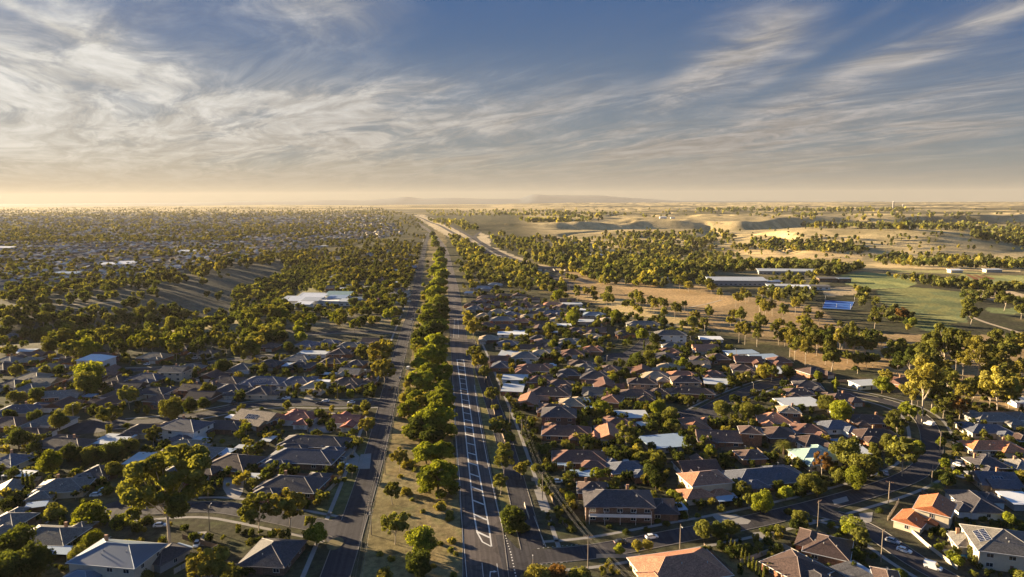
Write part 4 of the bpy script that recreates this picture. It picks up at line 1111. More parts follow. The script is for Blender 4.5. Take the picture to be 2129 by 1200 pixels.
TL = [
 # bottom left quarter
 ('gum', 342, 982, 94, O), ('shrub', 190, 1066, 46, B), ('shrub', 253, 1080, 26, B), ('round', 103, 960, 30, B), ('round', 122, 873, 24, O), ('round', 22, 862, 16, G), ('round', 72, 866, 17, G),
 ('round', 150, 850, 18, O), ('gum', 227, 853, 26, O), ('round', 355, 847, 27, O), ('round', 392, 842, 18, G), ('round', 423, 838, 15, G), ('gum', 267, 815, 22, O), ('round', 75, 820, 16, G), ('shrub', 33, 822, 20, O), ('round', 37, 908, 24, G),
 ('round', 70, 930, 16, G), ('round', 143, 940, 20, G), ('round', 165, 946, 18, G), ('round', 187, 943, 20, O), ('round', 208, 941, 18, G), ('round', 232, 937, 24, G), ('round', 252, 930, 20, G), ('round', 272, 925, 18, O), ('gum', 317, 897, 18, O),
 ('cypress', 48, 1000, 7, G), ('cypress', 57, 1003, 7, G), ('cypress', 66, 1000, 7, G), ('round', 28, 1128, 44, G), ('round', 62, 1168, 42, G), ('round', 8, 1180, 40, G), ('shrub', 110, 1063, 28, O), ('round', 193, 1122, 23, B), ('round', 163, 1150, 22, O),
 ('gum', 432, 1166, 44, Y_), ('shrub', 300, 1192, 22, O), ('shrub', 158, 1193, 20, O), ('shrub', 50, 1068, 10, B), ('shrub', 20, 1042, 26, G), ('shrub', 160, 980, 14, B), ('round', 238, 975, 20, O), ('shrub', 60, 978, 16, O), ('round', 25, 985, 14, G), ('shrub', 98, 1010, 14, G),
 ('round', 182, 778, 32, B), ('round', 182, 796, 28, O), ('gum', 148, 720, 24, O), ('round', 172, 722, 25, B), ('round', 33, 768, 14, O), ('round', 93, 770, 12, O), ('round', 120, 768, 13, G), ('round', 252, 772, 9, O), ('shrub', 305, 1080, 16, G), ('shrub', 290, 1098, 12, O),
 # between the courts and the left road
 ('gum', 600, 1040, 40, Y_), ('gum', 535, 1048, 38, O), ('round', 657, 1108, 25, B), ('round', 640, 1112, 14, O), ('gum', 645, 1080, 13, O), ('gum', 762, 878, 19, Y_), ('gum', 830, 945, 21, Y_), ('shrub', 848, 962, 18, Y_), ('gum', 815, 1014, 21, O), ('gum', 820, 1082, 30, O), ('shrub', 845, 1020, 15, Y_),
 ('shrub', 540, 936, 9, B), ('round', 597, 842, 11, O), ('shrub', 503, 906, 9, G), ('shrub', 462, 916, 8, B), ('round', 463, 1150, 15, G), ('shrub', 480, 1190, 30, O), ('shrub', 520, 1182, 18, G), ('round', 740, 850, 9, O), ('shrub', 680, 880, 8, G), ('shrub', 580, 885, 9, B), ('shrub', 430, 1008, 14, O),
 ('gum', 790, 722, 30, Y_), ('gum', 798, 762, 26, Y_), ('round', 752, 730, 16, O), ('round', 548, 763, 11, O), ('round', 668, 764, 12, O), ('cypress', 696, 760, 4, Y_), ('cypress', 679, 757, 3.5, Y_), ('gum', 665, 800, 14, O), ('round', 724, 796, 9, B), ('round', 728, 818, 10, B), ('round', 775, 808, 10, B), ('round', 430, 808, 14, O),
 ('round', 600, 720, 12, G), ('round', 625, 700, 13, B), ('round', 622, 686, 13, B), ('round', 465, 760, 18, G), ('gum', 470, 710, 18, O), ('gum', 505, 715, 26, O), ('gum', 520, 725, 22, O), ('round', 525, 690, 16, G), ('round', 640, 680, 9, G), ('round', 694, 725, 8, G),
 # island, verge and lower middle
 ('round', 1067, 1075, 31, G), ('shrub', 1088, 1095, 18, G), ('shrub', 1060, 1100, 14, G), ('tallgum', 1047, 940, 22, O), ('gum', 1083, 970, 16, Y_), ('gum', 1040, 997, 19, O), ('gum', 1040, 880, 24, O), ('gum', 1022, 815, 17, O), ('gum', 996, 745, 20, Y_), ('gum', 985, 727, 16, O), ('gum', 972, 655, 15, Y_), ('gum', 984, 674, 20, Y_), ('round', 1187, 1033, 14, B), ('gum', 1007, 770, 15, O),
 ('shrub', 1117, 1189, 32, Y_), ('shrub', 1160, 1186, 28, R_), ('shrub', 1205, 1190, 26, O), ('gum', 1058, 905, 14, O), ('shrub', 1030, 845, 10, O), ('round', 870, 1168, 32, G), ('round', 878, 1126, 34, B), ('shrub', 850, 1110, 14, O), ('shrub', 800, 1192, 22, Y_), ('shrub', 915, 1050, 16, Y_), ('shrub', 935, 1075, 12, O), ('shrub', 790, 1150, 10, Y_),
 # right of the service road
 ('round', 1250, 847, 18, B), ('shrub', 1262, 862, 14, B), ('gum', 1303, 892, 26, O), ('round', 1367, 848, 19, B), ('round', 1390, 862, 20, O), ('round', 1502, 850, 20, O), ('round', 1555, 850, 18, O), ('round', 1477, 938, 15, B), ('shrub', 1460, 955, 22, O), ('shrub', 1520, 941, 10, G), ('shrub', 1538, 939, 11, G), ('shrub', 1554, 937, 10, G),
 ('round', 1367, 950, 18, O), ('round', 1330, 953, 17, O), ('gum', 1327, 930, 13, Y_), ('round', 1353, 980, 19, G), ('round', 1364, 1000, 16, G), ('shrub', 1398, 1025, 14, B), ('gum', 1545, 1013, 18, O), ('gum', 1558, 1035, 14, O), ('round', 1582, 1040, 26, B), ('round', 1617, 1007, 13, G), ('round', 1634, 1023, 17, B), ('round', 1463, 1100, 23, O), ('round', 1495, 1103, 20, G),
 ('round', 1520, 1097, 20, O), ('round', 1288, 1143, 14, B), ('round', 1325, 1134, 13, Y_), ('round', 1348, 1132, 13, Y_), ('shrub', 1433, 935, 14, G), ('round', 1400, 880, 14, G), ('shrub', 1310, 960, 12, G), ('round', 1680, 1000, 23, O), ('round', 1700, 1012, 20, O), ('shrub', 1660, 1015, 22, G), ('round', 1760, 937, 33, O), ('round', 1797, 967, 34, O), ('round', 1777, 993, 25, B), ('gum', 1880, 928, 37, O), ('round', 1850, 920, 20, O), ('round', 1912, 926, 13, B),
 ('round', 1745, 990, 18, O), ('round', 1820, 940, 14, O), ('gum', 1710, 953, 21, R_), ('round', 1750, 852, 26, B), ('round', 1723, 838, 22, O), ('gum', 1867, 868, 25, O), ('gum', 1890, 848, 20, B), ('round', 1943, 853, 9, B), ('round', 1918, 858, 9, G), ('round', 1957, 918, 12, B), ('shrub', 1992, 927, 14, B), ('round', 1965, 963, 12, B), ('round', 1965, 948, 8, G), ('round', 1970, 997, 17, G), ('shrub', 1950, 985, 16, G), ('round', 1773, 1092, 25, B), ('gum', 1790, 1110, 20, O), ('shrub', 1752, 1100, 14, O),
 ('round', 1663, 1073, 18, O), ('round', 1655, 1090, 14, G), ('round', 1952, 1137, 10, B), ('round', 1977, 1155, 12, B), ('round', 1992, 1165, 13, B), ('shrub', 2023, 1190, 9, B), ('shrub', 2110, 1187, 12, B), ('round', 2100, 1076, 14, B), ('shrub', 2118, 1085, 12, O), ('shrub', 1730, 1088, 8, B), ('shrub', 1870, 1190, 18, B), ('gum', 1997, 838, 20, R_), ('gum', 1963, 840, 18, O), ('round', 1980, 830, 14, O), ('round', 1817, 927, 10, O), ('shrub', 1688, 900, 10, B), ('shrub', 1710, 870, 16, O), ('shrub', 1828, 1060, 10, G), ('shrub', 1640, 1062, 12, G), ('shrub', 2120, 920, 14, B), ('shrub', 2110, 985, 12, B), ('shrub', 2080, 945, 14, G),
 ('round', 1588, 770, 17, Y_), ('gum', 1605, 768, 15, O), ('round', 1640, 775, 15, G), ('round', 1520, 741, 9, Y_), ('round', 1325, 748, 20, G), ('round', 1350, 740, 14, O), ('round', 1500, 806, 13, O), ('round', 1520, 790, 10, O), ('round', 1540, 786, 11, Y_), ('round', 1283, 655, 14, B), ('round', 1190, 660, 17, B), ('round', 1160, 612, 13, B), ('round', 1175, 614, 8, O), ('round', 1140, 683, 14, O), ('round', 1150, 715, 12, B), ('round', 1153, 738, 12, O), ('round', 1240, 672, 11, O), ('round', 1313, 687, 12, O), ('round', 1335, 694, 14, B), ('round', 1362, 705, 14, G), ('cypress', 1339, 715, 3.2, G),
 ('round', 1277, 785, 11, B), ('shrub', 1275, 800, 8, B), ('round', 1245, 750, 11, O), ('round', 1262, 618, 12, O), ('round', 1420, 755, 14, B), ('cypress', 1517, 775, 3.6, G), ('cypress', 1514, 790, 3.6, G), ('shrub', 1490, 730, 14, G), ('shrub', 1420, 670, 12, G), ('round', 1380, 668, 11, G), ('round', 1440, 668, 14, O), ('shrub', 1460, 676, 12, O), ('round', 1098, 690, 9, G), ('round', 1737, 796, 9, B), ('cypress', 1737, 800, 5, B), ('round', 1702, 780, 10, B), ('round', 1835, 798, 19, B), ('round', 1850, 805, 12, B), ('gum', 1842, 777, 14, Y_), ('shrub', 1780, 765, 10, G), ('shrub', 1610, 755, 9, G), ('gum', 1730, 735, 22, O),
 # the pale-trunked gums of the reserve
 ('tallgum', 1925, 772, 34, Y_), ('gum', 1940, 800, 34, O), ('gum', 1900, 805, 26, Y_), ('tallgum', 1922, 735, 22, O), ('gum', 1965, 702, 42, O), ('gum', 1990, 705, 30, O), ('tallgum', 2037, 722, 26, Y_), ('tallgum', 1990, 735, 14, O), ('tallgum', 2005, 742, 14, Y_), ('gum', 2080, 790, 40, Y_), ('gum', 2025, 797, 25, O), ('tallgum', 2122, 757, 15, Y_), ('tallgum', 2070, 697, 16, O), ('gum', 2080, 740, 20, Y_), ('gum', 2100, 722, 22, O), ('gum', 2110, 700, 18, G), ('gum', 2118, 790, 26, Y_), ('gum', 2060, 810, 22, O), ('gum', 2100, 815, 20, O),
 ('gum', 1700, 692, 28, O), ('tallgum', 1820, 650, 15, O), ('gum', 2020, 645, 20, O), ('gum', 2012, 628, 14, O), ('gum', 1877, 647, 14, R_), ('round', 1898, 668, 10, B), ('gum', 1860, 722, 18, O), ('gum', 1802, 708, 22, O), ('gum', 1732, 735, 20, O), ('gum', 1907, 722, 18, O), ('gum', 1885, 745, 9, O), ('tallgum', 1945, 745, 16, O), ('tallgum', 2050, 762, 14, O), ('gum', 2060, 735, 20, O), ('tallgum', 1760, 700, 13, O), ('gum', 2125, 640, 14, O), ('gum', 2090, 615, 18, O), ('gum', 2070, 596, 14, O),
]
for t_ in TL: tree(*t_)
# dome pines down the median
for (px, py, r) in [(910, 988, 38), (886, 938, 25), (920, 935, 24), (905, 868, 38), (882, 880, 30), (850, 848, 21), (918, 830, 26), (897, 905, 22), (850, 893, 14), (898, 828, 20), (862, 826, 17), (880, 790, 24), (922, 806, 19), (893, 772, 22), (921, 785, 15),
                    (888, 735, 23), (912, 742, 17), (908, 710, 23), (870, 712, 15), (868, 698, 12), (900, 684, 24), (918, 672, 14), (895, 660, 22), (912, 645, 20), (888, 640, 12), (912, 626, 18), (905, 607, 19), (898, 598, 13), (912, 588, 17), (918, 570, 15), (913, 556, 15), (902, 562, 11), (917, 541, 11), (911, 530, 11), (917, 520, 9), (905, 505, 8), (903, 495, 7), (899, 486, 6), (875, 757, 18), (925, 765, 14)]:
    tree('pine', px, py, r * 1.13, 'bright green' if (px * 7 + int(py)) % 5 < 4 else 'dark green', zone='in the median between the roads')
for (px, py, rr) in ((655, 640, 34), (1530, 592, 40), (1635, 570, 44), (1620, 600, 40), (1720, 586, 26), (1740, 635, 24), (1440, 572, 22), (1385, 585, 16)):
    x, y, z, t = hit(px, py); HS.append((x, y + 4, rr * .6)); HS.append((x + rr * .7, y + 4, rr * .4)); HS.append((x - rr * .7, y + 4, rr * .4))
for px, py in ((1630, 922), (1947, 1010)): x, y, z, t = hit(px, py, 4); TR.append((x, y, 5.0))
# rows of houses farther up the suburb, individually built
def housefree(x, y, r):
    return all((x - a) ** 2 + (y - b) ** 2 > (r + c) ** 2 * 0.80 for a, b, c in HS) and all((x - a) ** 2 + (y - b) ** 2 > (6.5 + c * .8) ** 2 for a, b, c in TR)
def fill_houses(poly, n, rcs, rot, seed, sizes=(13, 19)):
    rnd = random.Random(seed); xs = [p[0] for p in poly]; ys = [p[1] for p in poly]; k = 0; tries = 0
    while k < n and tries < n * 60:
        tries += 1
        px = rnd.uniform(min(xs), max(xs)); py = rnd.uniform(min(ys), max(ys))
        if not bool(inpoly(np.array([px]), np.array([py]), poly)[0]): continue
        x, y, z, t = hit(px, py, 4)
        if not housefree(x, y, 9.0) or roaddist(x, y) < 9: continue
        w_ = rnd.uniform(*sizes)
        rc = rnd.choice(rcs)
        house(px, py, 0, rnd.uniform(10, 13), rot + rnd.choice((0, 0, 90)) + rnd.uniform(-5, 5), 'flat' if rc in ('pale', 'white', 'blue') else rnd.choice(('hip', 'hip', 'gable')), rc,
              rnd.choice(('brick', 'brick', 'cream', 'white', 'brown')), 1, None if t < 900 else [], 1 if t < 900 else 0, w_m=w_)
        k += 1
MIX = ['pale', 'white', 'brown', 'brown', 'charcoal', 'charcoal', 'grey', 'slate', 'rust', 'tan', 'pale', 'bluegrey', 'terracotta']
fill_houses([(690, 560), (870, 545), (868, 600), (845, 640), (800, 610), (690, 600)], 26, MIX, -6, 1)
fill_houses([(650, 505), (880, 490), (876, 556), (800, 556), (660, 556)], 34, MIX, -6, 2)
fill_houses([(0, 545), (300, 520), (560, 500), (650, 520), (560, 535), (330, 575), (0, 612)], 24, MIX + ['white'], 20, 3)
fill_houses([(0, 700), (60, 690), (60, 735), (0, 735)], 2, MIX, 0, 4)
MIX2 = ['brown', 'brown', 'charcoal', 'rust', 'grey', 'slate', 'terracotta', 'brown', 'tan', 'pale']
fill_houses([(960, 600), (1180, 620), (1260, 660), (1260, 745), (1160, 800), (1060, 790), (985, 660)], 34, MIX2, -5, 6)
fill_houses([(1060, 800), (1260, 760), (1300, 860), (1290, 960), (1170, 940), (1110, 860)], 10, MIX2, -5, 7)
fill_houses([(1290, 690), (1480, 700), (1640, 750), (1560, 790), (1300, 800)], 14, MIX2, -8, 8)
fill_houses([(1290, 850), (1500, 880), (1560, 960), (1500, 1000), (1300, 980)], 8, MIX2, 5, 9)
fill_houses([(1560, 860), (1700, 840), (1900, 870), (1880, 960), (1600, 960)], 7, MIX2, 5, 10)
fill_houses([(0, 735), (430, 735), (780, 705), (790, 830), (430, 835), (0, 850)], 26, MIX2[:-1] + ['rust', 'tan', 'grey'], -6, 12)
fill_houses([(0, 850), (430, 870), (440, 1040), (0, 1050)], 9, ['brown', 'rust', 'pale', 'grey', 'tan'], -6, 13)
fill_houses([(1950, 840), (2129, 840), (2129, 1040), (1980, 1040)], 5, ['brown', 'charcoal', 'slate', 'pale'], -4, 14)
fill_houses([(1560, 760), (1800, 800), (1780, 850), (1600, 800)], 3, MIX, -10, 5)
KEEP = [(608, 612, 716, 640), (1480, 572, 1592, 602), (1706, 606, 1780, 652)]
def blocked(px, py): return any(a < px < c and b < py < d for a, b, c, d in KEEP)
def treefree(x, y, r, k=0.75):
    if roaddist(x, y) < min(r * .45, 2.5) + .8: return False
    for a, b, c in HS:
        if (x - a) ** 2 + (y - b) ** 2 < (c * .86 + r * .35) ** 2: return False
    return True
def treesfree(x, y, r, k=0.8):
    return all((x - a) ** 2 + (y - b) ** 2 > ((r + c) * k) ** 2 for a, b, c in TR)
def fill_trees(poly, n, kinds, cols, rr, seed, zone=None, hk=0.62, houses=True):
    rnd = random.Random(seed); xs = [p[0] for p in poly]; ys = [p[1] for p in poly]; k = 0; tries = 0
    out = []
    while k < n and tries < n * 50:
        tries += 1
        px = rnd.uniform(min(xs), max(xs)); py = rnd.uniform(min(ys), max(ys))
        if not bool(inpoly(np.array([px]), np.array([py]), poly)[0]): continue
        kind = rnd.choice(kinds); r = rnd.uniform(*rr)
        x, y, z, t = hit(px, py, CZ[kind] * r)
        if blocked(px, py): continue
        if houses and not treefree(x, y, r): continue
        if not treesfree(x, y, r, hk): continue
        tree(kind, px, py, 0, rnd.choice(cols), zone, rm=r); k += 1
# eucalypt rows and clumps in the reserve on the right
fill_trees([(1195, 592), (1300, 600), (1420, 635), (1480, 665), (1440, 675), (1360, 655), (1260, 622), (1195, 610)], 26, ['tallgum', 'gum'], [O, O, Y_], (3.0, 5.0), 11)
fill_trees([(1480, 598), (1560, 590), (1670, 620), (1690, 645), (1620, 640), (1520, 622)], 22, ['tallgum'], [O, O, Y_], (3.2, 4.8), 12)
fill_trees([(1510, 645), (1600, 650), (1720, 690), (1700, 722), (1600, 700), (1520, 675)], 26, ['gum', 'tallgum'], [O, Y_], (3.4, 5.4), 13)
fill_trees([(1660, 655), (1790, 680), (1900, 730), (1880, 760), (1740, 740), (1660, 710)], 24, ['gum', 'tallgum'], [O, O, Y_, G], (3.4, 5.6), 14)
fill_trees([(1890, 690), (2129, 680), (2140, 830), (2000, 830), (1900, 780)], 16, ['gum', 'tallgum'], [O, Y_], (4, 6), 15)
fill_trees([(1390, 572), (1480, 576), (1490, 600), (1400, 600)], 10, ['gum'], [O, Y_], (5, 7), 16)
# bushland strip behind the left houses
fill_trees([(0, 690), (200, 680), (420, 690), (560, 680), (600, 705), (420, 718), (250, 722), (60, 735), (0, 735)], 52, ['gum', 'round', 'gum'], [O, B, Y_, G, O], (4.0, 6.5), 21)
fill_trees([(230, 620), (430, 630), (480, 680), (360, 690), (230, 680)], 16, ['round'], [G, G, O], (5, 9), 22, hk=.5)
fill_trees([(0, 640), (160, 640), (240, 690), (100, 700), (0, 700)], 14, ['round', 'gum'], [G, O, B], (5, 8), 23, hk=.5)
fill_trees([(480, 590), (600, 570), (600, 660), (520, 660)], 26, ['round', 'gum'], [G, O, Y_, B], (4, 6.5), 24)
fill_trees([(600, 650), (860, 640), (850, 675), (700, 672), (600, 670)], 22, ['gum', 'round'], [O, Y_, B, G], (4, 6.5), 25)
fill_trees([(720, 590), (860, 580), (850, 640), (730, 640)], 18, ['gum', 'round'], [O, Y_, G], (4, 6), 26)
# right side of the main road, farther up
fill_trees([(945, 540), (990, 540), (1060, 575), (1180, 575), (1180, 600), (1040, 600), (960, 600)], 30, ['gum', 'round'], [O, O, G, Y_], (3.5, 6.0), 31)
fill_trees([(835, 850), (858, 700), (880, 560), (893, 500), (905, 500), (897, 700), (888, 850)], 34, ['gum', 'round'], [O, Y_, G, B], (2.4, 4.2), 61, zone='in the median between the roads')
fill_trees([(1660, 640), (1790, 670), (1890, 715), (1870, 760), (1730, 735), (1640, 700)], 20, ['gum', 'tallgum'], [O, O, G], (3.0, 4.6), 62, hk=.5)
fill_trees([(1200, 590), (1320, 602), (1480, 640), (1480, 668), (1340, 650), (1230, 620)], 16, ['gum', 'tallgum'], [O, G, Y_], (2.8, 4.4), 63, hk=.5)
# gardens
fill_trees([(0, 730), (430, 730), (800, 700), (780, 900), (700, 1060), (400, 1060), (0, 1060)], 85, ['shrub', 'shrub', 'gum'], [G, O, G, B], (1.3, 2.9), 41, hk=.7)
fill_trees([(1000, 610), (1240, 640), (1500, 700), (1650, 760), (1640, 860), (1330, 1000), (1100, 1000), (1060, 800)], 110, ['shrub', 'shrub', 'gum'], [G, O, G, B], (1.4, 3.2), 42, hk=.7)
fill_trees([(1640, 800), (1930, 860), (1900, 980), (1640, 1040), (1400, 1080), (1400, 960)], 34, ['shrub', 'round'], [G, O, G], (1.4, 3.0), 43, hk=.7)
fill_trees([(1950, 820), (2129, 820), (2129, 1199), (1980, 1199)], 26, ['shrub', 'round'], [G, O, B], (1.2, 2.6), 44, hk=.7)
fill_trees([(1150, 1050), (1480, 1050), (1480, 1090), (1240, 1110), (1180, 1110)], 12, ['shrub'], [G, G, O], (1.2, 2.2), 45, hk=.7)
fill_trees([(1450, 1110), (1650, 1080), (1800, 1140), (1830, 1199), (1450, 1199)], 14, ['shrub', 'round'], [G, O], (1.2, 2.4), 46, hk=.7)
fill_trees([(770, 1199), (810, 980), (850, 830), (935, 830), (950, 1199)], 16, ['shrub'], [O, Y_], (.9, 2.0), 47, zone='in the median between the roads', hk=.9)
# cypress hedges
for i in range(11):
    tree('cypress', 1512 + i * 7.6, 1126 + i * 6.6, 5.0, 'olive' if i % 3 else 'dark green', zone='in the hedge by the terracotta corner house')
for i in range(12):
    tree('cypress', 1301 + i * 5.0, 831 + (i % 3), 2.6, 'dark green', zone='in the hedge below the tan brick house')
for i in range(5):
    tree('cypress', 1137 + i * 5, 968, 3.4, 'dark green', zone='in the screen beside the service road')

# distant trees: far too many to count, one object per wood
def far_trees(name, label, pieces, mats, seed):
    rng = np.random.default_rng(seed)
    allV = {m_: [] for m_ in mats}; allT = {m_: [] for m_ in mats}
    base = {}
    for lod, (nl, sz) in enumerate(((90, .26), (34, .42), (16, .62), (260, .15))):
        for q in range(4):
            d = rng.normal(size=(9, 3)); d /= np.linalg.norm(d, axis=1)[:, None]
            c = d * .55 * np.array([1, 1, .75]) + np.array([0, 0, .95])
            base[(lod, q)] = leaves(c, rng.uniform(.28, .5, 9), nl, sz, rng, .9)
    for (poly, n, rr) in pieces:
        xs = [p[0] for p in poly]; ys = [p[1] for p in poly]
        px = rng.uniform(min(xs), max(xs), n * 6); py = rng.uniform(min(ys), max(ys), n * 6)
        k = inpoly(px, py, poly) & ~np.array([blocked(a, b + 3) for a, b in zip(px, py)]); px = px[k][:n]; py = py[k][:n]
        x, y, z, t, has = hits(px, py)
        ok = has & (t < 16000) & ((t < 1300) | (fbm(x / 190, y / 190, 201, 3) > .47) | (rng.uniform(0, 1, len(t)) < .28))
        x, y, z, t = x[ok], y[ok], z[ok], t[ok]
        if len(ROADSEG):
            rd = np.full(len(x), 1e9)
            for (ax, ay, bx, by, hw) in ROADSEG:
                ux, uy = bx - ax, by - ay
                q = np.clip(((x - ax) * ux + (y - ay) * uy) / (ux * ux + uy * uy), 0, 1)
                rd = np.minimum(rd, np.hypot(x - ax - q * ux, y - ay - q * uy) - hw)
            kk = rd > 4; x, y, z, t = x[kk], y[kk], z[kk], t[kk]
        hx = np.array([h[0] for h in HS]); hy = np.array([h[1] for h in HS]); hr = np.array([h[2] for h in HS])
        if len(px) == 0: continue
        kk = np.array([np.all((a - hx) ** 2 + (b - hy) ** 2 > (hr * (.70 if py[0] > 640 else .9) + 1.0) ** 2) for a, b in zip(x, y)], bool)
        x, y, z, t = x[kk], y[kk], z[kk], t[kk]
        for i in range(len(x)):
            r = rng.uniform(*rr); 
            lod = 3 if t[i] < 620 else 0 if t[i] < 1300 else (1 if t[i] < 2800 else 2)
            V, T = base[(lod, int(rng.integers(4)))]
            a = rng.uniform(0, 6.28); ca, sa = cos(a), sin(a)
            hh = rng.uniform(.9, 1.5)
            W_ = np.stack([V[:, 0] * ca - V[:, 1] * sa, V[:, 0] * sa + V[:, 1] * ca, V[:, 2] * hh], 1) * r + np.array([x[i], y[i], z[i] - .1])
            m_ = mats[int(rng.integers(len(mats)))]
            allV[m_].append(W_); allT[m_].append(T)
    mats_u = [m_ for m_ in mats if allV[m_]]; seen = []
    for m_ in mats_u:
        if m_ not in seen: seen.append(m_)
    V = np.concatenate([np.concatenate(allV[m_]) for m_ in seen]); T = np.concatenate([np.concatenate(allT[m_]) for m_ in seen])
    me = npmesh(name, V, np.arange(len(V)).reshape(-1, 4), LEAF[seen[0]], T)
    for m_ in seen[1:]: me.materials.append(LEAF[m_])
    mi = np.concatenate([np.full(sum(len(q) for q in allT[m_]), i, np.int32) for i, m_ in enumerate(seen)])
    me.polygons.foreach_set('material_index', mi)
    o = linkobj(name, me); setp(o, label, 'trees', None, 'stuff')
    return o
L5 = ['bush', G, 'bush', O, 'bush', Y_]
far_trees('distant_suburb_trees', 'countless small trees between the hazy roofs of the far left suburb',
 [([(0, 560), (300, 535), (560, 505), (640, 520), (560, 540), (340, 585), (0, 630)], 430, (3, 5)),
  ([(0, 500), (300, 495), (880, 470), (885, 500), (640, 520), (300, 540), (0, 565)], 1900, (3.0, 5.0)),
  ([(0, 450), (860, 446), (890, 475), (500, 505), (0, 505)], 4200, (3.6, 6.5)),
  ([(0, 433), (780, 431), (850, 448), (0, 452)], 2600, (5, 9)),
  ([(560, 530), (700, 520), (880, 500), (872, 560), (860, 590), (700, 590), (610, 560)], 1100, (3, 5.5)),
  ([(300, 575), (470, 540), (600, 530), (600, 548), (480, 560), (350, 600)], 60, (5, 8))], L5, 51)
far_trees('garden_shrubbery', 'countless dark shrubs and hedges filling the back yards between the houses',
 [([(0, 735), (430, 735), (800, 705), (780, 830), (0, 830)], 484, (1.0, 2.7)), ([(0, 830), (780, 830), (730, 1010), (640, 1070), (0, 1040)], 414, (0.8, 2.4)), ([(0, 1070), (600, 1110), (620, 1199), (0, 1199)], 125, (0.8, 1.9)),
  ([(960, 590), (1240, 640), (1500, 700), (1480, 780), (1060, 780), (990, 660)], 715, (1.3, 3.2)),
  ([(1020, 780), (1700, 770), (1720, 880), (1400, 900), (1080, 900)], 554, (1.0, 2.7)), ([(1080, 900), (1900, 880), (1900, 980), (1480, 1070), (1160, 1090), (1110, 980)], 462, (0.8, 2.4)),
  ([(1950, 830), (2129, 830), (2129, 1010), (1960, 1000)], 173, (0.8, 2.2)), ([(1460, 1120), (1700, 1080), (1850, 1180), (1850, 1199), (1460, 1199)], 91, (0.7, 1.7)), ([(1900, 1090), (2129, 1090), (2129, 1199), (2010, 1199)], 103, (0.7, 1.7)),
  ([(985, 760), (1010, 760), (1150, 1100), (1120, 1130)], 103, (0.7, 1.5)), ([(1000, 620), (1240, 650), (1500, 710), (1650, 770), (1640, 860), (1330, 1000), (1120, 960), (1060, 800)], 190, (2.2, 3.6)), ([(0, 735), (430, 740), (790, 715), (780, 900), (700, 1060), (400, 1060), (0, 1060)], 130, (2.2, 3.4)), ([(1250, 1160), (1330, 1160), (1330, 1199), (1250, 1199)], 22, (0.6, 1.2))], [G, G, O, O, G, Y_], 54)
far_trees('distant_bushland', 'dense mixed bushland beyond the freeway and around the valley floor',
 [([(1010, 486), (1100, 492), (1300, 500), (1480, 512), (1560, 545), (1800, 560), (1740, 575), (1600, 562), (1420, 575), (1200, 578), (1100, 545), (1030, 515)], 1500, (4, 8)),
  ([(925, 470), (985, 505), (1060, 545), (1120, 560), (1100, 575), (960, 540), (935, 500)], 700, (4, 6.5)),
  ([(1180, 575), (1420, 575), (1400, 600), (1200, 592)], 90, (4, 6)),
  ([(1800, 535), (2000, 535), (2129, 545), (2129, 560), (2000, 560), (1830, 552)], 240, (4, 8)),
  ([(1350, 556), (1480, 560), (1480, 590), (1350, 585)], 90, (3, 5.5)), ([(1595, 574), (1640, 560), (1700, 566), (1700, 600), (1600, 596)], 60, (2.5, 4.5)), ([(1590, 604), (1700, 606), (1690, 640), (1600, 620)], 40, (2.5, 4.5)),
  ([(1700, 556), (1800, 560), (1760, 570), (1700, 572)], 50, (3, 5)), ([(1775, 600), (1830, 604), (1830, 640), (1780, 640)], 22, (2.5, 4.5)), ([(2000, 606), (2129, 625), (2129, 640), (2000, 630)], 50, (2.5, 4.5)), ([(1830, 640), (1900, 660), (1890, 690), (1820, 660)], 26, (2.5, 4)),
  ([(1840, 575), (1960, 585), (2129, 600), (2129, 608), (1950, 598), (1900, 590)], 120, (3, 5)), ([(950, 540), (1060, 560), (1190, 575), (1190, 602), (1060, 600), (960, 585)], 170, (3.5, 5.5)),
  ([(1080, 458), (1250, 455), (1260, 462), (1090, 463)], 150, (6, 11)),
  ([(1250, 485), (1500, 480), (1540, 500), (1480, 512), (1250, 500)], 240, (5, 8)),
  ([(1500, 508), (1700, 505), (1810, 520), (1800, 530), (1500, 518)], 180, (4, 8)),
  ([(1560, 492), (1700, 492), (1800, 500), (1780, 512), (1560, 510)], 60, (3, 6)),
  ([(1100, 470), (2129, 470), (2129, 545), (1500, 545), (1250, 500)], 260, (2, 5)), ([(1640, 463), (2000, 462), (2129, 472), (2129, 486), (2020, 480), (1700, 476), (1640, 472)], 620, (6, 10)),
  ([(2015, 478), (2129, 490), (2129, 515), (2080, 505), (2020, 495)], 120, (6, 9)),
  ([(1100, 432), (2129, 436), (2129, 460), (1100, 450)], 230, (5, 10)),
  ([(880, 438), (1100, 436), (1330, 448), (1060, 450), (900, 450)], 420, (6, 11)),
  ([(1450, 436), (1900, 437), (1900, 440), (1450, 441)], 300, (9, 16)),
  ([(880, 455), (960, 462), (1000, 478), (960, 480), (900, 465)], 160, (6, 10))], ['bush', G, 'bush', O, 'bush', Y_], 52)
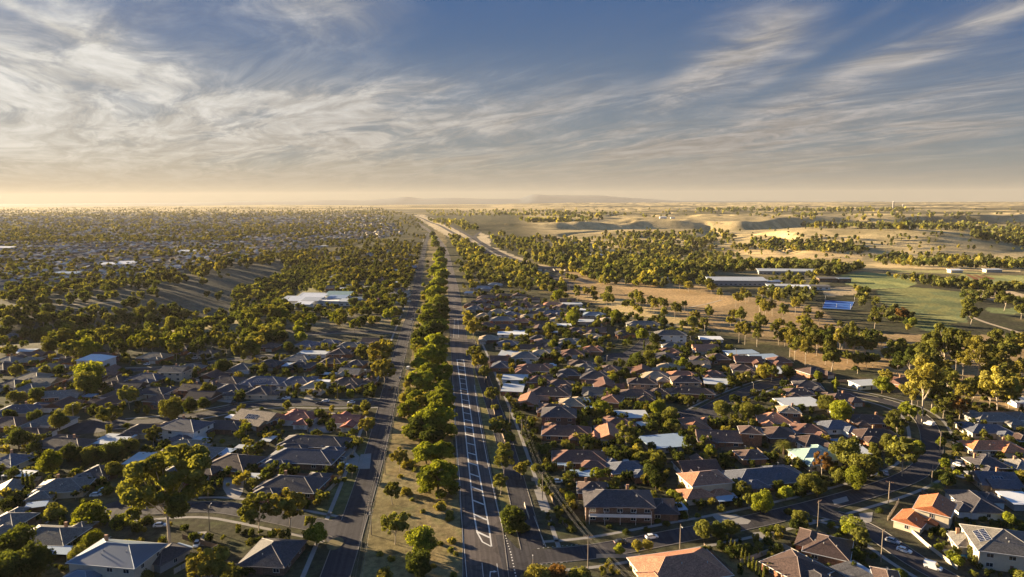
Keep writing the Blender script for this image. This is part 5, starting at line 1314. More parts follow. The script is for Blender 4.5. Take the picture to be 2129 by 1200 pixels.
far_trees('valley_scrub', 'dark scrub and scattered trees on the shaded grassy slope at left',
 [([(0, 600), (300, 590), (340, 620), (0, 650)], 70, (3, 7)), ([(380, 560), (600, 540), (590, 600), (430, 650)], 16, (3, 7)),
  ([(0, 560), (350, 560), (330, 600), (0, 610)], 130, (3, 6)), ([(0, 655), (230, 650), (440, 655), (590, 650), (590, 715), (0, 728)], 340, (3, 5.5)),
  ([(600, 560), (700, 560), (600, 600), (520, 610)], 160, (3, 6)), ([(490, 600), (600, 585), (610, 650), (590, 668), (480, 672)], 190, (3.5, 6)), ([(590, 560), (720, 560), (720, 616), (596, 616)], 260, (2.8, 4.6)), ([(715, 590), (860, 560), (850, 660), (720, 660)], 140, (3, 5)), ([(600, 636), (716, 636), (720, 668), (600, 668)], 50, (2.5, 4))], [G, G, O], 53)
# distant roofs
def far_roofs():
    rng = np.random.default_rng(77)
    cols = ['brown', 'charcoal', 'grey', 'pale', 'rust', 'white', 'tan']; wt = [.17, .12, .18, .20, .10, .11, .12]
    V = []; T = []; MI = []; VB = 0
    for poly, n, sc in (([(0, 470), (640, 465), (820, 466), (840, 492), (640, 505), (300, 520), (0, 545)], 2700, 1.1), ([(0, 440), (760, 440), (800, 452), (800, 466), (0, 472)], 1400, 1.8), ([(0, 515), (640, 498), (640, 520), (300, 575), (0, 605)], 900, 1.05)):
        xs = [p[0] for p in poly]; ys = [p[1] for p in poly]
        px = rng.uniform(min(xs), max(xs), n * 3); py = rng.uniform(min(ys), max(ys), n * 3)
        k = inpoly(px, py, poly); x, y, z, t, has = hits(px[k][:n], py[k][:n])
        for i in range(len(x)):
            if roaddist(x[i], y[i]) < 8: continue
            w_ = rng.uniform(6, 10) * sc; d = rng.uniform(5, 6.5) * sc; h = 3.0 + sc; rr = 2.3 * sc; a = rng.choice([-.1, .3, 1.47, 1.9])
            k_ = w_ - d
            P_ = np.array([(-w_, -d, -.5), (w_, -d, -.5), (w_, d, -.5), (-w_, d, -.5), (-w_, -d, h), (w_, -d, h), (w_, d, h), (-w_, d, h), (-k_, 0, h + rr), (k_, 0, h + rr)])
            ca, sa = cos(a), sin(a)
            Q = np.stack([P_[:, 0] * ca - P_[:, 1] * sa + x[i], P_[:, 0] * sa + P_[:, 1] * ca + y[i], P_[:, 2] + z[i]], 1)
            V.append(Q); b = VB; VB += 10
            ci = int(rng.choice(7, p=wt))
            for f in ((0, 1, 5, 4), (1, 2, 6, 5), (2, 3, 7, 6), (3, 0, 4, 7)): T.append(tuple(b + q for q in f)); MI.append(7)
            for f in ((4, 5, 9, 8), (6, 7, 8, 9), (5, 6, 9, 9), (7, 4, 8, 8)): T.append(tuple(b + q for q in dict.fromkeys(f))); MI.append(ci)
    me = bpy.data.meshes.new('distant_houses'); me.from_pydata(np.concatenate(V).tolist(), [], T)
    for c in cols: me.materials.append(mat('far_roof_' + c, {'white': (.62, .56, .48), 'pale': (.42, .38, .34)}.get(c, ROOFS[c][1]), 0.8, .1, .05, spec=.15))
    me.materials.append(wallmat('cream'))
    me.polygons.foreach_set('material_index', np.array(MI, np.int32))
    o = linkobj('distant_houses', me); setp(o, 'countless tiny roofs scattered among the trees of the far suburb', 'houses', None, 'stuff')
far_roofs()

# ------------------------------------------------------------------ palms
def palm(px, py, rpx, zone=None):
    x, y, z, t = hit(px, py, 4)
    r = rpx * t / F; x, y, z, t = hit(px, py, r * 1.1)
    rnd = random.Random(int(px)); root = bpy.data.objects.new('palm_tree', None); COL.objects.link(root); root.location = (x, y, z)
    hb = r * 1.05
    MB().tube([(0, 0, -.1), (.05, 0, hb * .5), (0, .05, hb)], .42, 9, .34).build('trunk', M_barkd, root)
    mb = MB()
    for k in range(46):
        a = k * 2.399; e = 1.25 - 1.75 * (k / 46.0); L = r * rnd.uniform(.9, 1.12)
        pts = []
        for j in range(7):
            s = j / 6.0; pts.append((cos(a) * L * s * cos(e * (1 - .2 * s)), sin(a) * L * s * cos(e * (1 - .2 * s)), hb + L * s * sin(e) * .8 - .75 * L * s * s * .6))
        for j in range(6):
            p, q = Vector(pts[j]), Vector(pts[j + 1]); sd_ = Vector((-sin(a), cos(a), 0)); ww = .16 * r * sin(pi * min(1, (j + .7) / 6.5)) 
            for m_ in range(3):
                f0 = p.lerp(q, m_ / 3); f1 = p.lerp(q, (m_ + .55) / 3)
                for s_ in (-1, 1):
                    tip = f1 + sd_ * s_ * ww * 1.5 + Vector((0, 0, -.3 * ww)) + (q - p) * .4
                    mb.add([tuple(f0), tuple(f1), tuple(tip)], [(0, 1, 2)])
    me = mb.mesh('fronds', LEAF['olive'])
    at2 = me.attributes.new('tone', 'FLOAT', 'FACE'); at2.data.foreach_set('value', np.random.default_rng(3).uniform(.3, 1, len(me.polygons)).astype(np.float32))
    linkobj('fronds', me, root); reg(root, 'feathery palm tree', px, py, 'palm', None, zone)
palm(1630, 922, 21); palm(1947, 1010, 19)

# ------------------------------------------------------------------ cars
def car_meshes():
    def loft(sec, cap=True):
        mb = MB(); n = len(sec[0])
        vs = [p for s in sec for p in s]; fs = []
        for i in range(len(sec) - 1):
            for j in range(n):
                fs.append((i * n + j, (i + 1) * n + j, (i + 1) * n + (j + 1) % n, i * n + (j + 1) % n))
        fs += [tuple(range(n - 1, -1, -1))[::-1], tuple((len(sec) - 1) * n + q for q in range(n))[::-1]]
        return mb.add(vs, fs)
    def sec(x, w, z0, z1, tw=.9): return [(x, -w, z0), (x, w, z0), (x, w * 1.0, z0 + (z1 - z0) * .6), (x, w * tw, z1), (x, -w * tw, z1), (x, -w, z0 + (z1 - z0) * .6)]
    body = loft([sec(-2.2, .72, .38, .78), sec(-2.1, .86, .25, .92), sec(-1.2, .90, .22, .98), sec(0, .91, .22, .97), sec(1.0, .90, .22, .93), sec(1.9, .85, .24, .78), sec(2.18, .70, .36, .62)])
    def fr(x, w, z): return [(x, -w, z), (x, w, z)]
    glass = loft([[(-1.75, -.78, .93), (-1.75, .78, .93), (-1.3, .64, 1.40), (-1.3, -.64, 1.40)], [(-.2, -.80, .93), (-.2, .80, .93), (-.2, .66, 1.43), (-.2, -.66, 1.43)], [(1.15, -.78, .93), (1.15, .78, .93), (.35, .64, 1.40), (.35, -.64, 1.40)]])
    roof = MB().add([(-1.35, -.66, 1.40), (.40, -.66, 1.40), (.40, .66, 1.40), (-1.35, .66, 1.40), (-1.2, -.58, 1.47), (.25, -.58, 1.47), (.25, .58, 1.47), (-1.2, .58, 1.47)], [(4, 5, 6, 7), (0, 1, 5, 4), (1, 2, 6, 5), (2, 3, 7, 6), (3, 0, 4, 7), (0, 3, 2, 1)])
    for x in (-1.72, -.35, 1.12):
        pass
    wheel = MB().tube([(0, -.11, 0), (0, .11, 0)], .33, 14); rim = MB().tube([(0, -.125, 0), (0, .125, 0)], .20, 8)
    lamp = MB().box(-.04, .04, -.2, .2, -.08, .08)
    return body, glass, roof, wheel, rim, lamp
cb = car_meshes()
M_rim = mat('wheel_rim', (.5, .5, .5), .35, .05, metallic=.7); M_lens = mat('lamp_lens', (.75, .75, .7), .2, .05); M_red = mat('tail_lens', (.4, .02, .02), .3, .05)
PAINT = {'white': (.78, .78, .77), 'silver': (.42, .43, .45), 'dark': (.035, .037, .045), 'blue': (.05, .09, .2), 'red': (.35, .03, .03), 'grey': (.18, .18, .19)}
PM = {k: mat('car_paint_' + k, v, .28, .03, spec=.6) for k, v in PAINT.items()}
CM = dict(body=cb[0].mesh('body', PM['white']), glass=cb[1].mesh('windows', M_glass), roof=cb[2].mesh('roof', PM['white']), wheel=cb[3].mesh('wheel', M_tyre), rim=cb[4].mesh('rim', M_rim), lamp=cb[5].mesh('headlight', M_lens), tail=cb[5].mesh('tail_light', M_red))
def slotmat(o, m): o.material_slots[0].link = 'OBJECT'; o.material_slots[0].material = m
def car(px, py, rot, paint='white', typ='car', zone=None, off=.7):
    x, y, z, t = hit(px, py, off)
    nm = {'car': 'parked_car', 'van': 'van', 'ute': 'pickup_truck'}[typ]
    root = bpy.data.objects.new(nm, None); COL.objects.link(root); root.location = (x, y, .045); root.rotation_euler = (0, 0, radians(rot))
    s = {'car': 1, 'van': 1.12, 'ute': 1.1}[typ]; root.scale = (s, s, s)
    b = linkobj('body', CM['body'], root); slotmat(b, PM[paint])
    if typ == 'van':
        v_ = MB().add([(-2.2, -.88, .8), (1.0, -.88, .8), (1.0, .88, .8), (-2.2, .88, .8), (-2.15, -.78, 1.9), (.55, -.78, 1.9), (.55, .78, 1.9), (-2.15, .78, 1.9)], [(4, 5, 6, 7), (0, 1, 5, 4), (1, 2, 6, 5), (2, 3, 7, 6), (3, 0, 4, 7)]).build('cargo_body', PM[paint], root)
        MB().add([(1.02, -.74, 1.0), (1.5, -.74, .96), (1.5, .74, .96), (1.02, .74, 1.0), (.64, -.70, 1.8), (.64, .70, 1.8)], [(1, 2, 5, 4), (0, 1, 4), (3, 5, 2)]).build('windscreen', M_glass, root)
    elif typ == 'ute':
        MB().add([(-.4, -.78, .93), (1.15, -.78, .93), (1.15, .78, .93), (-.4, .78, .93), (-.35, -.64, 1.42), (.4, -.64, 1.42), (.4, .64, 1.42), (-.35, .64, 1.42)], [(4, 5, 6, 7), (0, 1, 5, 4), (1, 2, 6, 5), (2, 3, 7, 6), (3, 0, 4, 7)]).build('windows', M_glass, root)
        MB().box(-.33, .38, -.62, .62, 1.425, 1.47).build('roof', PM[paint], root)
        MB().box(-2.2, -.45, -.86, .86, .98, 1.02).box(-2.2, -.45, -.88, -.82, .98, 1.2).box(-2.2, -.45, .82, .88, .98, 1.2).box(-2.22, -2.15, -.85, .85, .98, 1.2).build('tray', PM[paint], root)
    else:
        linkobj('windows', CM['glass'], root); r_ = linkobj('roof', CM['roof'], root); slotmat(r_, PM[paint])
    for sx in (-1.35, 1.38):
        for sy in (-.80, .80):
            w_ = linkobj('wheel', CM['wheel'], root, (sx, sy, .33)); linkobj('rim', CM['rim'], w_)
    for sy in (-.55, .55):
        linkobj('headlight', CM['lamp'], root, (2.13, sy, .64)); linkobj('tail_light', CM['tail'], root, (-2.17, sy, .74))
    reg(root, '%s %s' % (paint, {'car': 'parked car', 'van': 'delivery van', 'ute': 'pickup truck'}[typ]), px, py, {'car': 'car', 'van': 'van', 'ute': 'pickup truck'}[typ], 'parked vehicles', zone)
for c_ in [(200, 1028, 10, 'white'), (218, 1018, 10, 'white'), (333, 1091, 8, 'white'), (409, 1130, -80, 'white'), (302, 838, -60, 'white'), (320, 843, -55, 'dark'), (95, 901, 175, 'white', 'van'),
           (677, 833, 176, 'white'), (730, 836, 176, 'white'), (595, 828, 176, 'white', 'ute'), (647, 812, 84, 'white', 'van'), (712, 953, -6, 'silver'), (714, 965, -6, 'white'), (700, 962, -6, 'dark'), (813, 807, 84, 'dark'), (849, 766, 84, 'white', 'van'), (833, 785, 84, 'grey'),
           (1355, 1115, 14, 'white'), (1290, 1126, 14, 'dark'), (1994, 966, -60, 'white'), (1999, 990, -50, 'white'), (2108, 1003, -4, 'silver'), (1880, 1143, -44, 'white'), (1940, 1178, -42, 'white', 'van'), (1856, 1124, -46, 'silver'), (1842, 983, 70, 'silver'), (1932, 881, 120, 'white', 'van'),
           (762, 783, 170, 'white'), (664, 838, 176, 'dark'), (1053, 757, 5, 'white'), (1572, 815, 60, 'white'), (1130, 1010, -70, 'silver'), (305, 757, 170, 'white'), (228, 765, 175, 'silver'), (212, 773, 175, 'white'), (485, 838, 176, 'dark'),
           (861, 640, 84, 'grey'), (856, 665, 84, 'silver'), (1100, 745, 0, 'dark'), (404, 745, 175, 'white'), (1844, 722, 170, 'white', 'van'), (940, 1000, 0, 'white') if False else (1160, 1000, 0, 'white')]:
    car(*c_)

# ------------------------------------------------------------------ poles, wires and lamps
def pole(top, hgt, phrase, arms=((11.6, 2.4),), rot=0, lamp=False, zone=None, ground=None, nm='power_pole', transf=False):
    if ground: x, y = ground; z = float(H(x, y))
    else: x, y, z, t = hit(top[0], top[1], hgt)
    root = bpy.data.objects.new(nm, None); COL.objects.link(root); root.location = (x, y, z); root.rotation_euler = (0, 0, radians(rot))
    MB().tube([(0, 0, -.2), (0, 0, hgt)], .17, 8, .11).build('post', M_wood, root)
    for (za, wa) in arms:
        a = MB().box(-wa / 2, wa / 2, -.16, -.02 - .1, za - .07, za + .07).build('crossarm', M_wood, root)
        ins = MB()
        for k in (-.95, -.5, .5, .95): ins.tube([(k * wa / 2, -.14, za + .07), (k * wa / 2, -.14, za + .30)], .05, 6)
        ins.build('insulator', M_ceram, a)
    if transf: MB().tube([(.0, -.5, hgt * .62), (.0, -.5, hgt * .62 + .9)], .32, 10).build('transformer', M_steel, root)
    if lamp:
        l = MB().tube([(0, 0, hgt * .9), (0, -1.0, hgt * .98), (0, -2.0, hgt)], .04, 5).build('lamp_arm', M_steel, root)
        MB().box(-.12, .12, -2.6, -2.0, hgt - .06, hgt + .06).build('lamp_head', M_frame, l)
    px, py = project(np.array(x), np.array(y), np.array(z + hgt * .5))
    reg(root, phrase, float(px), float(py), 'power pole' if nm == 'power_pole' else 'street lamp', 'power poles' if nm == 'power_pole' else 'street lamps', zone)
    return root
def polepts(root, za, wa):
    M_ = Matrix.Rotation(root.rotation_euler[2], 3, 'Z')
    return [Vector(root.location) + M_ @ Vector((k * wa / 2, -.14, za + .3)) for k in (-.95, -.5, .5, .95)]
def wires(poles, za, wa, label, cols=(0, 1, 2, 3), nm='power_line', r=.012, zs='', start=None, end=None):
    pos = ['outer left', 'inner left', 'inner right', 'outer right']
    for k in cols:
        mb = MB(); pts = []
        P_ = [polepts(p, za, wa)[k] for p in poles]
        if start: P_ = [Vector(start) + (P_[0] - Vector(poles[0].location) - Vector((0, 0, za))) * 1.0 + Vector((0, 0, za))] + P_
        if end: P_ = P_ + [Vector(end) + Vector((0, 0, za + .3)) + Vector((k * .4, 0, 0))]
        for a, b in zip(P_[:-1], P_[1:]):
            for j in range(9):
                s = j / 8.0; q = a.lerp(b, s); q.z -= 4 * .9 * s * (1 - s); pts.append(tuple(q))
        mb.tube(pts, r, 4, caps=False)
        o = mb.build(nm, M_wire)
        setp(o, '%s wire, %s' % (pos[k], label), 'power line', 'overhead wires')
lp = []
for i, (tp_, h_) in enumerate([((770, 1042), 12), ((799, 928), 12), ((817, 847), 12), ((828, 792), 12), ((838, 750), 12), ((845.5, 716), 12), ((852, 689), 12), ((857, 667), 12), ((862, 645), 11)]):
    lp.append(pole(tp_, h_, 'tall timber power pole', ((11.6, 3.0), (10.3, 2.6), (8.6, 2.4)) if i == 0 else ((11.6, 2.6), (9.8, 2.0)), rot=-6, zone='along the grass edge of the left road', transf=(i == 0)))
wires(lp, 11.6, 2.6, 'top level along the left road', start=(-34, 110, 0), end=None)
wires(lp, 9.8, 2.0, 'lower level along the left road', cols=(0, 3), start=(-34, 110, 0))
rp = []
for i, (tp_, h_) in enumerate([((1223, 1112), 11), ((1128, 982), 11), ((1085, 872), 11), ((1060, 845), 11), ((1040, 792), 11), ((1018, 735), 11)]):
    rp.append(pole(tp_, h_, 'timber power pole', ((10.6, 3.0), (9.4, 2.2)) if i == 0 else ((10.6, 2.4),), rot=6, zone='along the service road'))
wires([rp[0], rp[1], rp[2]], 10.6, 2.4, 'along the service road', start=(40, 155, 0))
bp_ = [pole((1703, 1040), 12, 'slender power pole', ((11.5, 2.6),), rot=40, zone='at the bend of the lower right street'), pole((1836, 1102), 10.5, 'slender power pole', ((10.0, 2.4),), rot=50, zone='at the bend of the lower right street')]
wires(bp_, 10.0, 2.6, 'above the lower right street', end=(176, 186, 0))
pole((1850, 1001), 9, 'slim street pole', ((8.7, 2.4),), rot=-30); pole((1940, 963), 9, 'slim street pole', ((8.7, 2.4),), rot=-20); pole((1957, 897), 11, 'slim street pole', ((10.6, 2.2),), rot=0); pole((1908, 833), 10, 'slim street pole', ((9.7, 2),), rot=30)
for (a, b, h_) in [((1415, 1090), 0, 8.5), ((266, 1013), 200, 9), ((433, 1053), 180, 9), ((563, 798), 180, 9), ((701, 799), 180, 9), ((1567, 797), 180, 8), ((1436, 700), 180, 9), ((1531, 727), 180, 8), ((193, 758), 180, 9), ((150, 840), 180, 9), ((667, 735), 180, 8), ((595, 688), 180, 9), ((439, 722), 180, 8), ((1164, 632), 0, 9), ((1080, 600), 0, 9), ((1262, 738), 0, 8), ((1070, 700), 0, 8), ((1108, 1163), 180, 5), ((990, 700), 0, 8), ((878, 1035), 0, .1)][:-1]:
    pole(a, h_, 'thin street lamp' if h_ != 5 else 'short curved street lamp', (), rot=b, lamp=True, nm='street_lamp')
for px, py in ((1208, 543), (1430, 633), (1185, 590), (1672, 634)):
    pole((px, py), 14, 'tall pale light mast', (), lamp=True, nm='street_lamp')

# ------------------------------------------------------------------ fences round the yards
def fence(P, phrase='timber paling fence', px=0, py=0, hgt=1.7, m=None, zone=None):
    root = bpy.data.objects.new('fence', None); COL.objects.link(root); root.location = (P[0][0], P[0][1], 0)
    mb = MB(); pb = MB()
    for a, b in zip(P[:-1], P[1:]):
        dx, dy = b[0] - a[0], b[1] - a[1]; L = hypot(dx, dy); nx, ny = -dy / L * .03, dx / L * .03
        ox, oy = P[0]
        mb.add([(a[0] - nx - ox, a[1] - ny - oy, 0), (b[0] - nx - ox, b[1] - ny - oy, 0), (b[0] + nx - ox, b[1] + ny - oy, 0), (a[0] + nx - ox, a[1] + ny - oy, 0),
                (a[0] - nx - ox, a[1] - ny - oy, hgt), (b[0] - nx - ox, b[1] - ny - oy, hgt), (b[0] + nx - ox, b[1] + ny - oy, hgt), (a[0] + nx - ox, a[1] + ny - oy, hgt)],
               [(0, 3, 2, 1), (4, 5, 6, 7), (0, 1, 5, 4), (1, 2, 6, 5), (2, 3, 7, 6), (3, 0, 4, 7)])
        n = max(1, int(L / 2.6))
        for i in range(n + 1):
            qx = a[0] + dx * i / n - ox + nx * 3; qy = a[1] + dy * i / n - oy + ny * 3; pb.box(qx - .06, qx + .06, qy - .06, qy + .06, 0, hgt + .08)
        pb.box(0, 0.001, 0, 0.001, 0, 0.001) if False else None
    mb.build('palings', m or M_fence, root)
    po = pb.build('posts', M_wood, root)
    reg(root, phrase, px, py, 'fence', 'yard fences', zone)
frnd = random.Random(9); nf = 0
FM = mat('painted_fence', (.40, .36, .30), .7, .12, ribs=.3)
for (o, ph, px, py, cat, g, zn) in list(REG):
    if cat != 'house' or py < 768: continue
    x, y = o.location[0], o.location[1]; rz = o.rotation_euler[2]
    rr = next((h[2] for h in HS if abs(h[0] - x) < .01 and abs(h[1] - y) < .01), 9)
    W = rr + 1.8; D = 12.5
    def L2W(a, b): return (x + a * cos(rz) - b * sin(rz), y + a * sin(rz) + b * cos(rz))
    back = [L2W(-W, D), L2W(W, D)]; side = [L2W(W, D), L2W(W, -4)]
    for k_, seg in enumerate((back, side)):
        ok = True
        for i in range(9):
            q = (seg[0][0] + (seg[1][0] - seg[0][0]) * i / 8, seg[0][1] + (seg[1][1] - seg[0][1]) * i / 8)
            if roaddist(*q) < 4.5: ok = False
            for a, b, c in HS:
                if abs(a - x) > .1 and (q[0] - a) ** 2 + (q[1] - b) ** 2 < (c * .8) ** 2: ok = False
        if ok and frnd.random() < .8:
            mx, my = (seg[0][0] + seg[1][0]) / 2, (seg[0][1] + seg[1][1]) / 2
            qx, qy = project(np.array(mx), np.array(my), np.array(1.0))
            lt = frnd.random() < .3
            fence(seg, ('pale painted' if lt else 'brown timber') + ' paling fence', float(qx), float(qy), m=FM if lt else None); nf += 1
for pts, ph in (([(1105, 1000), (1137, 1003)], 'cream brick front wall'), ([(1138, 1020), (1170, 1090), (1185, 1105)], 'low dark timber fence'), ([(1005, 760), (1030, 870), (1050, 920)], 'long timber paling fence'), ([(1090, 1050), (1100, 1080)], 'short white timber fence'),
                ([(1895, 1108), (1925, 1135), (1990, 1185)], 'grey brick retaining wall'), ([(1240, 1160), (1330, 1160)], 'curved cream garden wall'), ([(640, 900), (640, 860), (650, 856)], 'cream courtyard wall'), ([(1430, 845), (1500, 815), (1560, 790)], 'pale concrete kerbside wall')):
    fence(gp(pts), ph, pts[0][0], pts[0][1], 1.3, mat('rendered_wall', (.5, .44, .36), .85, .15) if 'wall' in ph or 'white' in ph else None)

# ------------------------------------------------------------------ patio roofs, sheds, pools
def patio(px, py, wpx, d, rot, m, ph, hh=2.5):
    x, y, z, t = hit(px, py, hh); w_ = wpx * t / F
    root = bpy.data.objects.new('patio_shelter', None); COL.objects.link(root); root.location = (x, y, z); root.rotation_euler = (0, 0, radians(rot))
    MB().add([(-w_ / 2, -d / 2, hh - .15), (w_ / 2, -d / 2, hh - .15), (w_ / 2, d / 2, hh + .1), (-w_ / 2, d / 2, hh + .1), (-w_ / 2, -d / 2, hh - .05), (w_ / 2, -d / 2, hh - .05), (w_ / 2, d / 2, hh + .2), (-w_ / 2, d / 2, hh + .2)],
             [(0, 3, 2, 1), (4, 5, 6, 7), (0, 1, 5, 4), (1, 2, 6, 5), (2, 3, 7, 6), (3, 0, 4, 7)]).build('roof', m, root)
    for sx in (-1, 1):
        for sy in (-1, 1): MB().box(sx * (w_ / 2 - .2) - .06, sx * (w_ / 2 - .2) + .06, sy * (d / 2 - .2) - .06, sy * (d / 2 - .2) + .06, 0, hh - .12).build('post', M_frame, root)
    reg(root, ph, px, py, 'shelter', 'patio roofs and carports')
PR = {k: roofmat(k) for k in ('pale', 'white', 'blue', 'green')}
for a in [(120, 1143, 66, 5, -6, 'blue', 'pale grey flat patio roof'), (76, 1049, 40, 5, 20, 'blue', 'pale blue flat patio roof'), (402, 912, 70, 6, -14, 'pale', 'cream flat patio roof'), (42, 984, 60, 6, -5, 'white', 'white skillion patio roof'), (370, 1142, 42, 6, -25, 'blue', 'blue and white carport roof'),
          (465, 939, 36, 8, -14, 'blue', 'pale blue patio roof'), (511, 929, 42, 4, -10, 'pale', 'cream skillion roof strip'), (533, 990, 38, 5, -8, 'pale', 'white flat patio roof'), (558, 912, 24, 7, -10, 'pale', 'pale gabled garden shed'), (484, 866, 26, 5, -20, 'white', 'small white carport'), (513, 877, 18, 5, -20, 'white', 'small white patio roof'),
          (1292, 976, 50, 8, -3, 'pale', 'cream flat patio roof'), (1262, 944, 26, 7, -14, 'blue', 'pale blue narrow awning'), (1285, 960, 48, 4, 6, 'pale', 'long pale patio roof'), (1213, 832, 26, 9, 5, 'white', 'white skillion carport'), (1228, 848, 26, 6, 5, 'blue', 'pale grey shed roof'), (1232, 808, 34, 7, -3, 'blue', 'pale grey patio roof'),
          (1410, 1053, 30, 6, 8, 'blue', 'pale blue awning'), (1510, 1034, 46, 6, 8, 'blue', 'pale grey carport roof'), (1215, 984, 60, 6, -4, 'blue', 'grey flat patio roof'), (1165, 964, 18, 3, 0, 'blue', 'small light window awning'), (1182, 966, 18, 3, 0, 'blue', 'small light window awning'), (1408, 812, 24, 6, 0, 'blue', 'pale blue carport roof'), (1342, 880, 34, 6, 20, 'pale', 'pale patio frame roof'),
          (1660, 1195, 60, 5, 24, 'green', 'pale green patio roof'), (1780, 1182, 44, 7, 24, 'blue', 'glassy grey patio roof'), (693, 777, 60, 5, -6, 'pale', 'pale flat patio roof'), (672, 792, 32, 5, -6, 'white', 'white flat carport roof'), (748, 770, 24, 5, -6, 'blue', 'pale carport roof'), (187, 822, 24, 6, -8, 'blue', 'grey shed roof'), (64, 798, 22, 8, -8, 'pale', 'pale flat shed roof'), (598, 758, 16, 9, -6, 'blue', 'white narrow shed roof'),
          (410, 735, 36, 4, -4, 'white', 'white flat carport roof'), (120, 744, 14, 5, 0, 'white', 'small white shed'), (1150, 758, 14, 6, 0, 'white', 'white shed roof'), (1198, 720, 20, 5, 0, 'pale', 'pale patio roof'), (1460, 712, 22, 5, 0, 'white', 'white garden shed'), (2095, 960, 40, 3, -2, 'pale', 'long pale awning'), (1150, 690, 20, 5, 0, 'pale', 'pale patio roof'), (1092, 688, 50, 4, 0, 'blue', 'pale grey long awning')]:
    patio(a[0], a[1], a[2], a[3], a[4], PR[a[5]], a[6])
# slatted pergola
x, y, z, t = hit(2009, 1046, 2.6)
pg = bpy.data.objects.new('pergola', None); COL.objects.link(pg); pg.location = (x, y, 0); pg.rotation_euler = (0, 0, radians(-16))
sl_ = MB()
for i in range(9): sl_.box(-4 + i * 1.0, -3.55 + i * 1.0, -2.6, 2.6, 2.6, 2.7)
sl_.build('slats', M_frame, pg); MB().box(-4.1, 4.6, -2.5, -2.4, 2.45, 2.58).box(-4.1, 4.6, 2.4, 2.5, 2.45, 2.58).build('beams', M_wood, pg)
for sx in (-3.9, 4.3):
    for sy in (-2.45, 2.45): MB().box(sx - .07, sx + .07, sy - .07, sy + .07, 0, 2.45).build('post', M_wood, pg)
reg(pg, 'slatted white pergola beside the orange-roofed house', 2009, 1046, 'pergola')
def pool(px, py, a, b, rot, ph):
    x, y, z, t = hit(px, py)
    root = bpy.data.objects.new('swimming_pool', None); COL.objects.link(root); root.location = (x, y, 0); root.rotation_euler = (0, 0, radians(rot))
    MB().box(-a - .7, a + .7, -b - .7, -b, 0, .12).box(-a - .7, a + .7, b, b + .7, 0, .12).box(-a - .7, -a, -b, b, 0, .12).box(a, a + .7, -b, b, 0, .12).build('coping', M_conc, root)
    MB().box(-a, a, -b, b, 0, .06).build('water', M_water, root)
    reg(root, ph, px, py, 'pool')
pool(1994, 1154, 3.5, 2.0, -14, 'small blue swimming pool'); pool(1737, 916, 3.5, 1.8, 5, 'narrow bright blue swimming pool')
x, y, z, t = hit(1243, 826, .9)
tr = bpy.data.objects.new('trampoline', None); COL.objects.link(tr); tr.location = (x, y, 0)
MB().prism([(2.1 * cos(k * pi / 10), 2.1 * sin(k * pi / 10)) for k in range(20)], .85, .9).build('blue_mat', mat('trampoline_blue', (.03, .10, .55), .5, .05), tr)
for k in range(5): MB().tube([(2.0 * cos(k * 1.257), 2.0 * sin(k * 1.257), 0), (2.0 * cos(k * 1.257), 2.0 * sin(k * 1.257), .85)], .04, 5).build('leg', M_steel, tr)
reg(tr, 'round blue trampoline', 1243, 826, 'trampoline')

# ------------------------------------------------------------------ larger buildings
def bigbuild(px, py, blocks, rot, phrase, wall, nm='school_building', cat='building', windows=True):
    x, y, z, t = hit(px, py)
    root = bpy.data.objects.new(nm, None); COL.objects.link(root); root.location = (x, y, z); root.rotation_euler = (0, 0, radians(rot))
    for (cx, cy, w_, d, h_, tilt, rk) in blocks:
        wa = MB().box(cx - w_ / 2, cx + w_ / 2, cy - d / 2, cy + d / 2, -1, h_).build('wall', wallmat(wall), root)
        MB().add([(cx - w_ / 2 - 1, cy - d / 2 - 1, h_ - .1), (cx + w_ / 2 + 1, cy - d / 2 - 1, h_ - .1), (cx + w_ / 2 + 1, cy + d / 2 + 1, h_ + tilt), (cx - w_ / 2 - 1, cy + d / 2 + 1, h_ + tilt),
                  (cx - w_ / 2 - 1, cy - d / 2 - 1, h_ + .35), (cx + w_ / 2 + 1, cy - d / 2 - 1, h_ + .35), (cx + w_ / 2 + 1, cy + d / 2 + 1, h_ + tilt + .45), (cx - w_ / 2 - 1, cy + d / 2 + 1, h_ + tilt + .45)],
                 [(0, 3, 2, 1), (4, 5, 6, 7), (0, 1, 5, 4), (1, 2, 6, 5), (2, 3, 7, 6), (3, 0, 4, 7)]).build('roof', roofmat(rk), root)
        if windows:
            n = max(2, int(w_ / 6))
            for k in range(n): window(root, cx - w_ / 2 + w_ * (k + .5) / n, cy - d / 2 - .02, .9, 0, 3.0, 1.6)
    reg(root, phrase, px, py, cat)
bigbuild(655, 634, [(-18, -2, 20, 12, 5.0, 3.1, 'white'), (0, -7, 18, 11, 6.2, 2.2, 'pale'), (18, 0, 23, 13, 5.3, -1.7, 'white'), (-31, 10, 18, 15, 4.6, 2.1, 'pale'), (-7, 13, 26, 13, 6.7, 2.8, 'white'), (20, 16, 20, 12, 5.9, 2.0, 'blue'), (-2, -22, 16, 10, 4.3, 1.7, 'white'), (-18, 31, 26, 13, 5.3, 2.5, 'pale'), (13, 35, 28, 15, 6.2, 3.1, 'green'), (39, 20, 18, 15, 4.2, 1.1, 'bluegrey'), (36, 1, 13, 12, 4.8, 1.4, 'pale')], -8, 'angular pale metal-roofed school building among the trees', 'white')
bigbuild(1530, 592, [(0, 0, 74, 22, 6.5, 2.4, 'pale'), (-8, 24, 50, 14, 5, 1.5, 'white'), (44, 6, 30, 14, 4, .8, 'pale')], -4, 'long pale-roofed sports hall beside the oval', 'grey')
bigbuild(1635, 570, [(0, 0, 84, 16, 5, 2.0, 'pale')], -8, 'long pale school block behind the sports hall', 'grey')
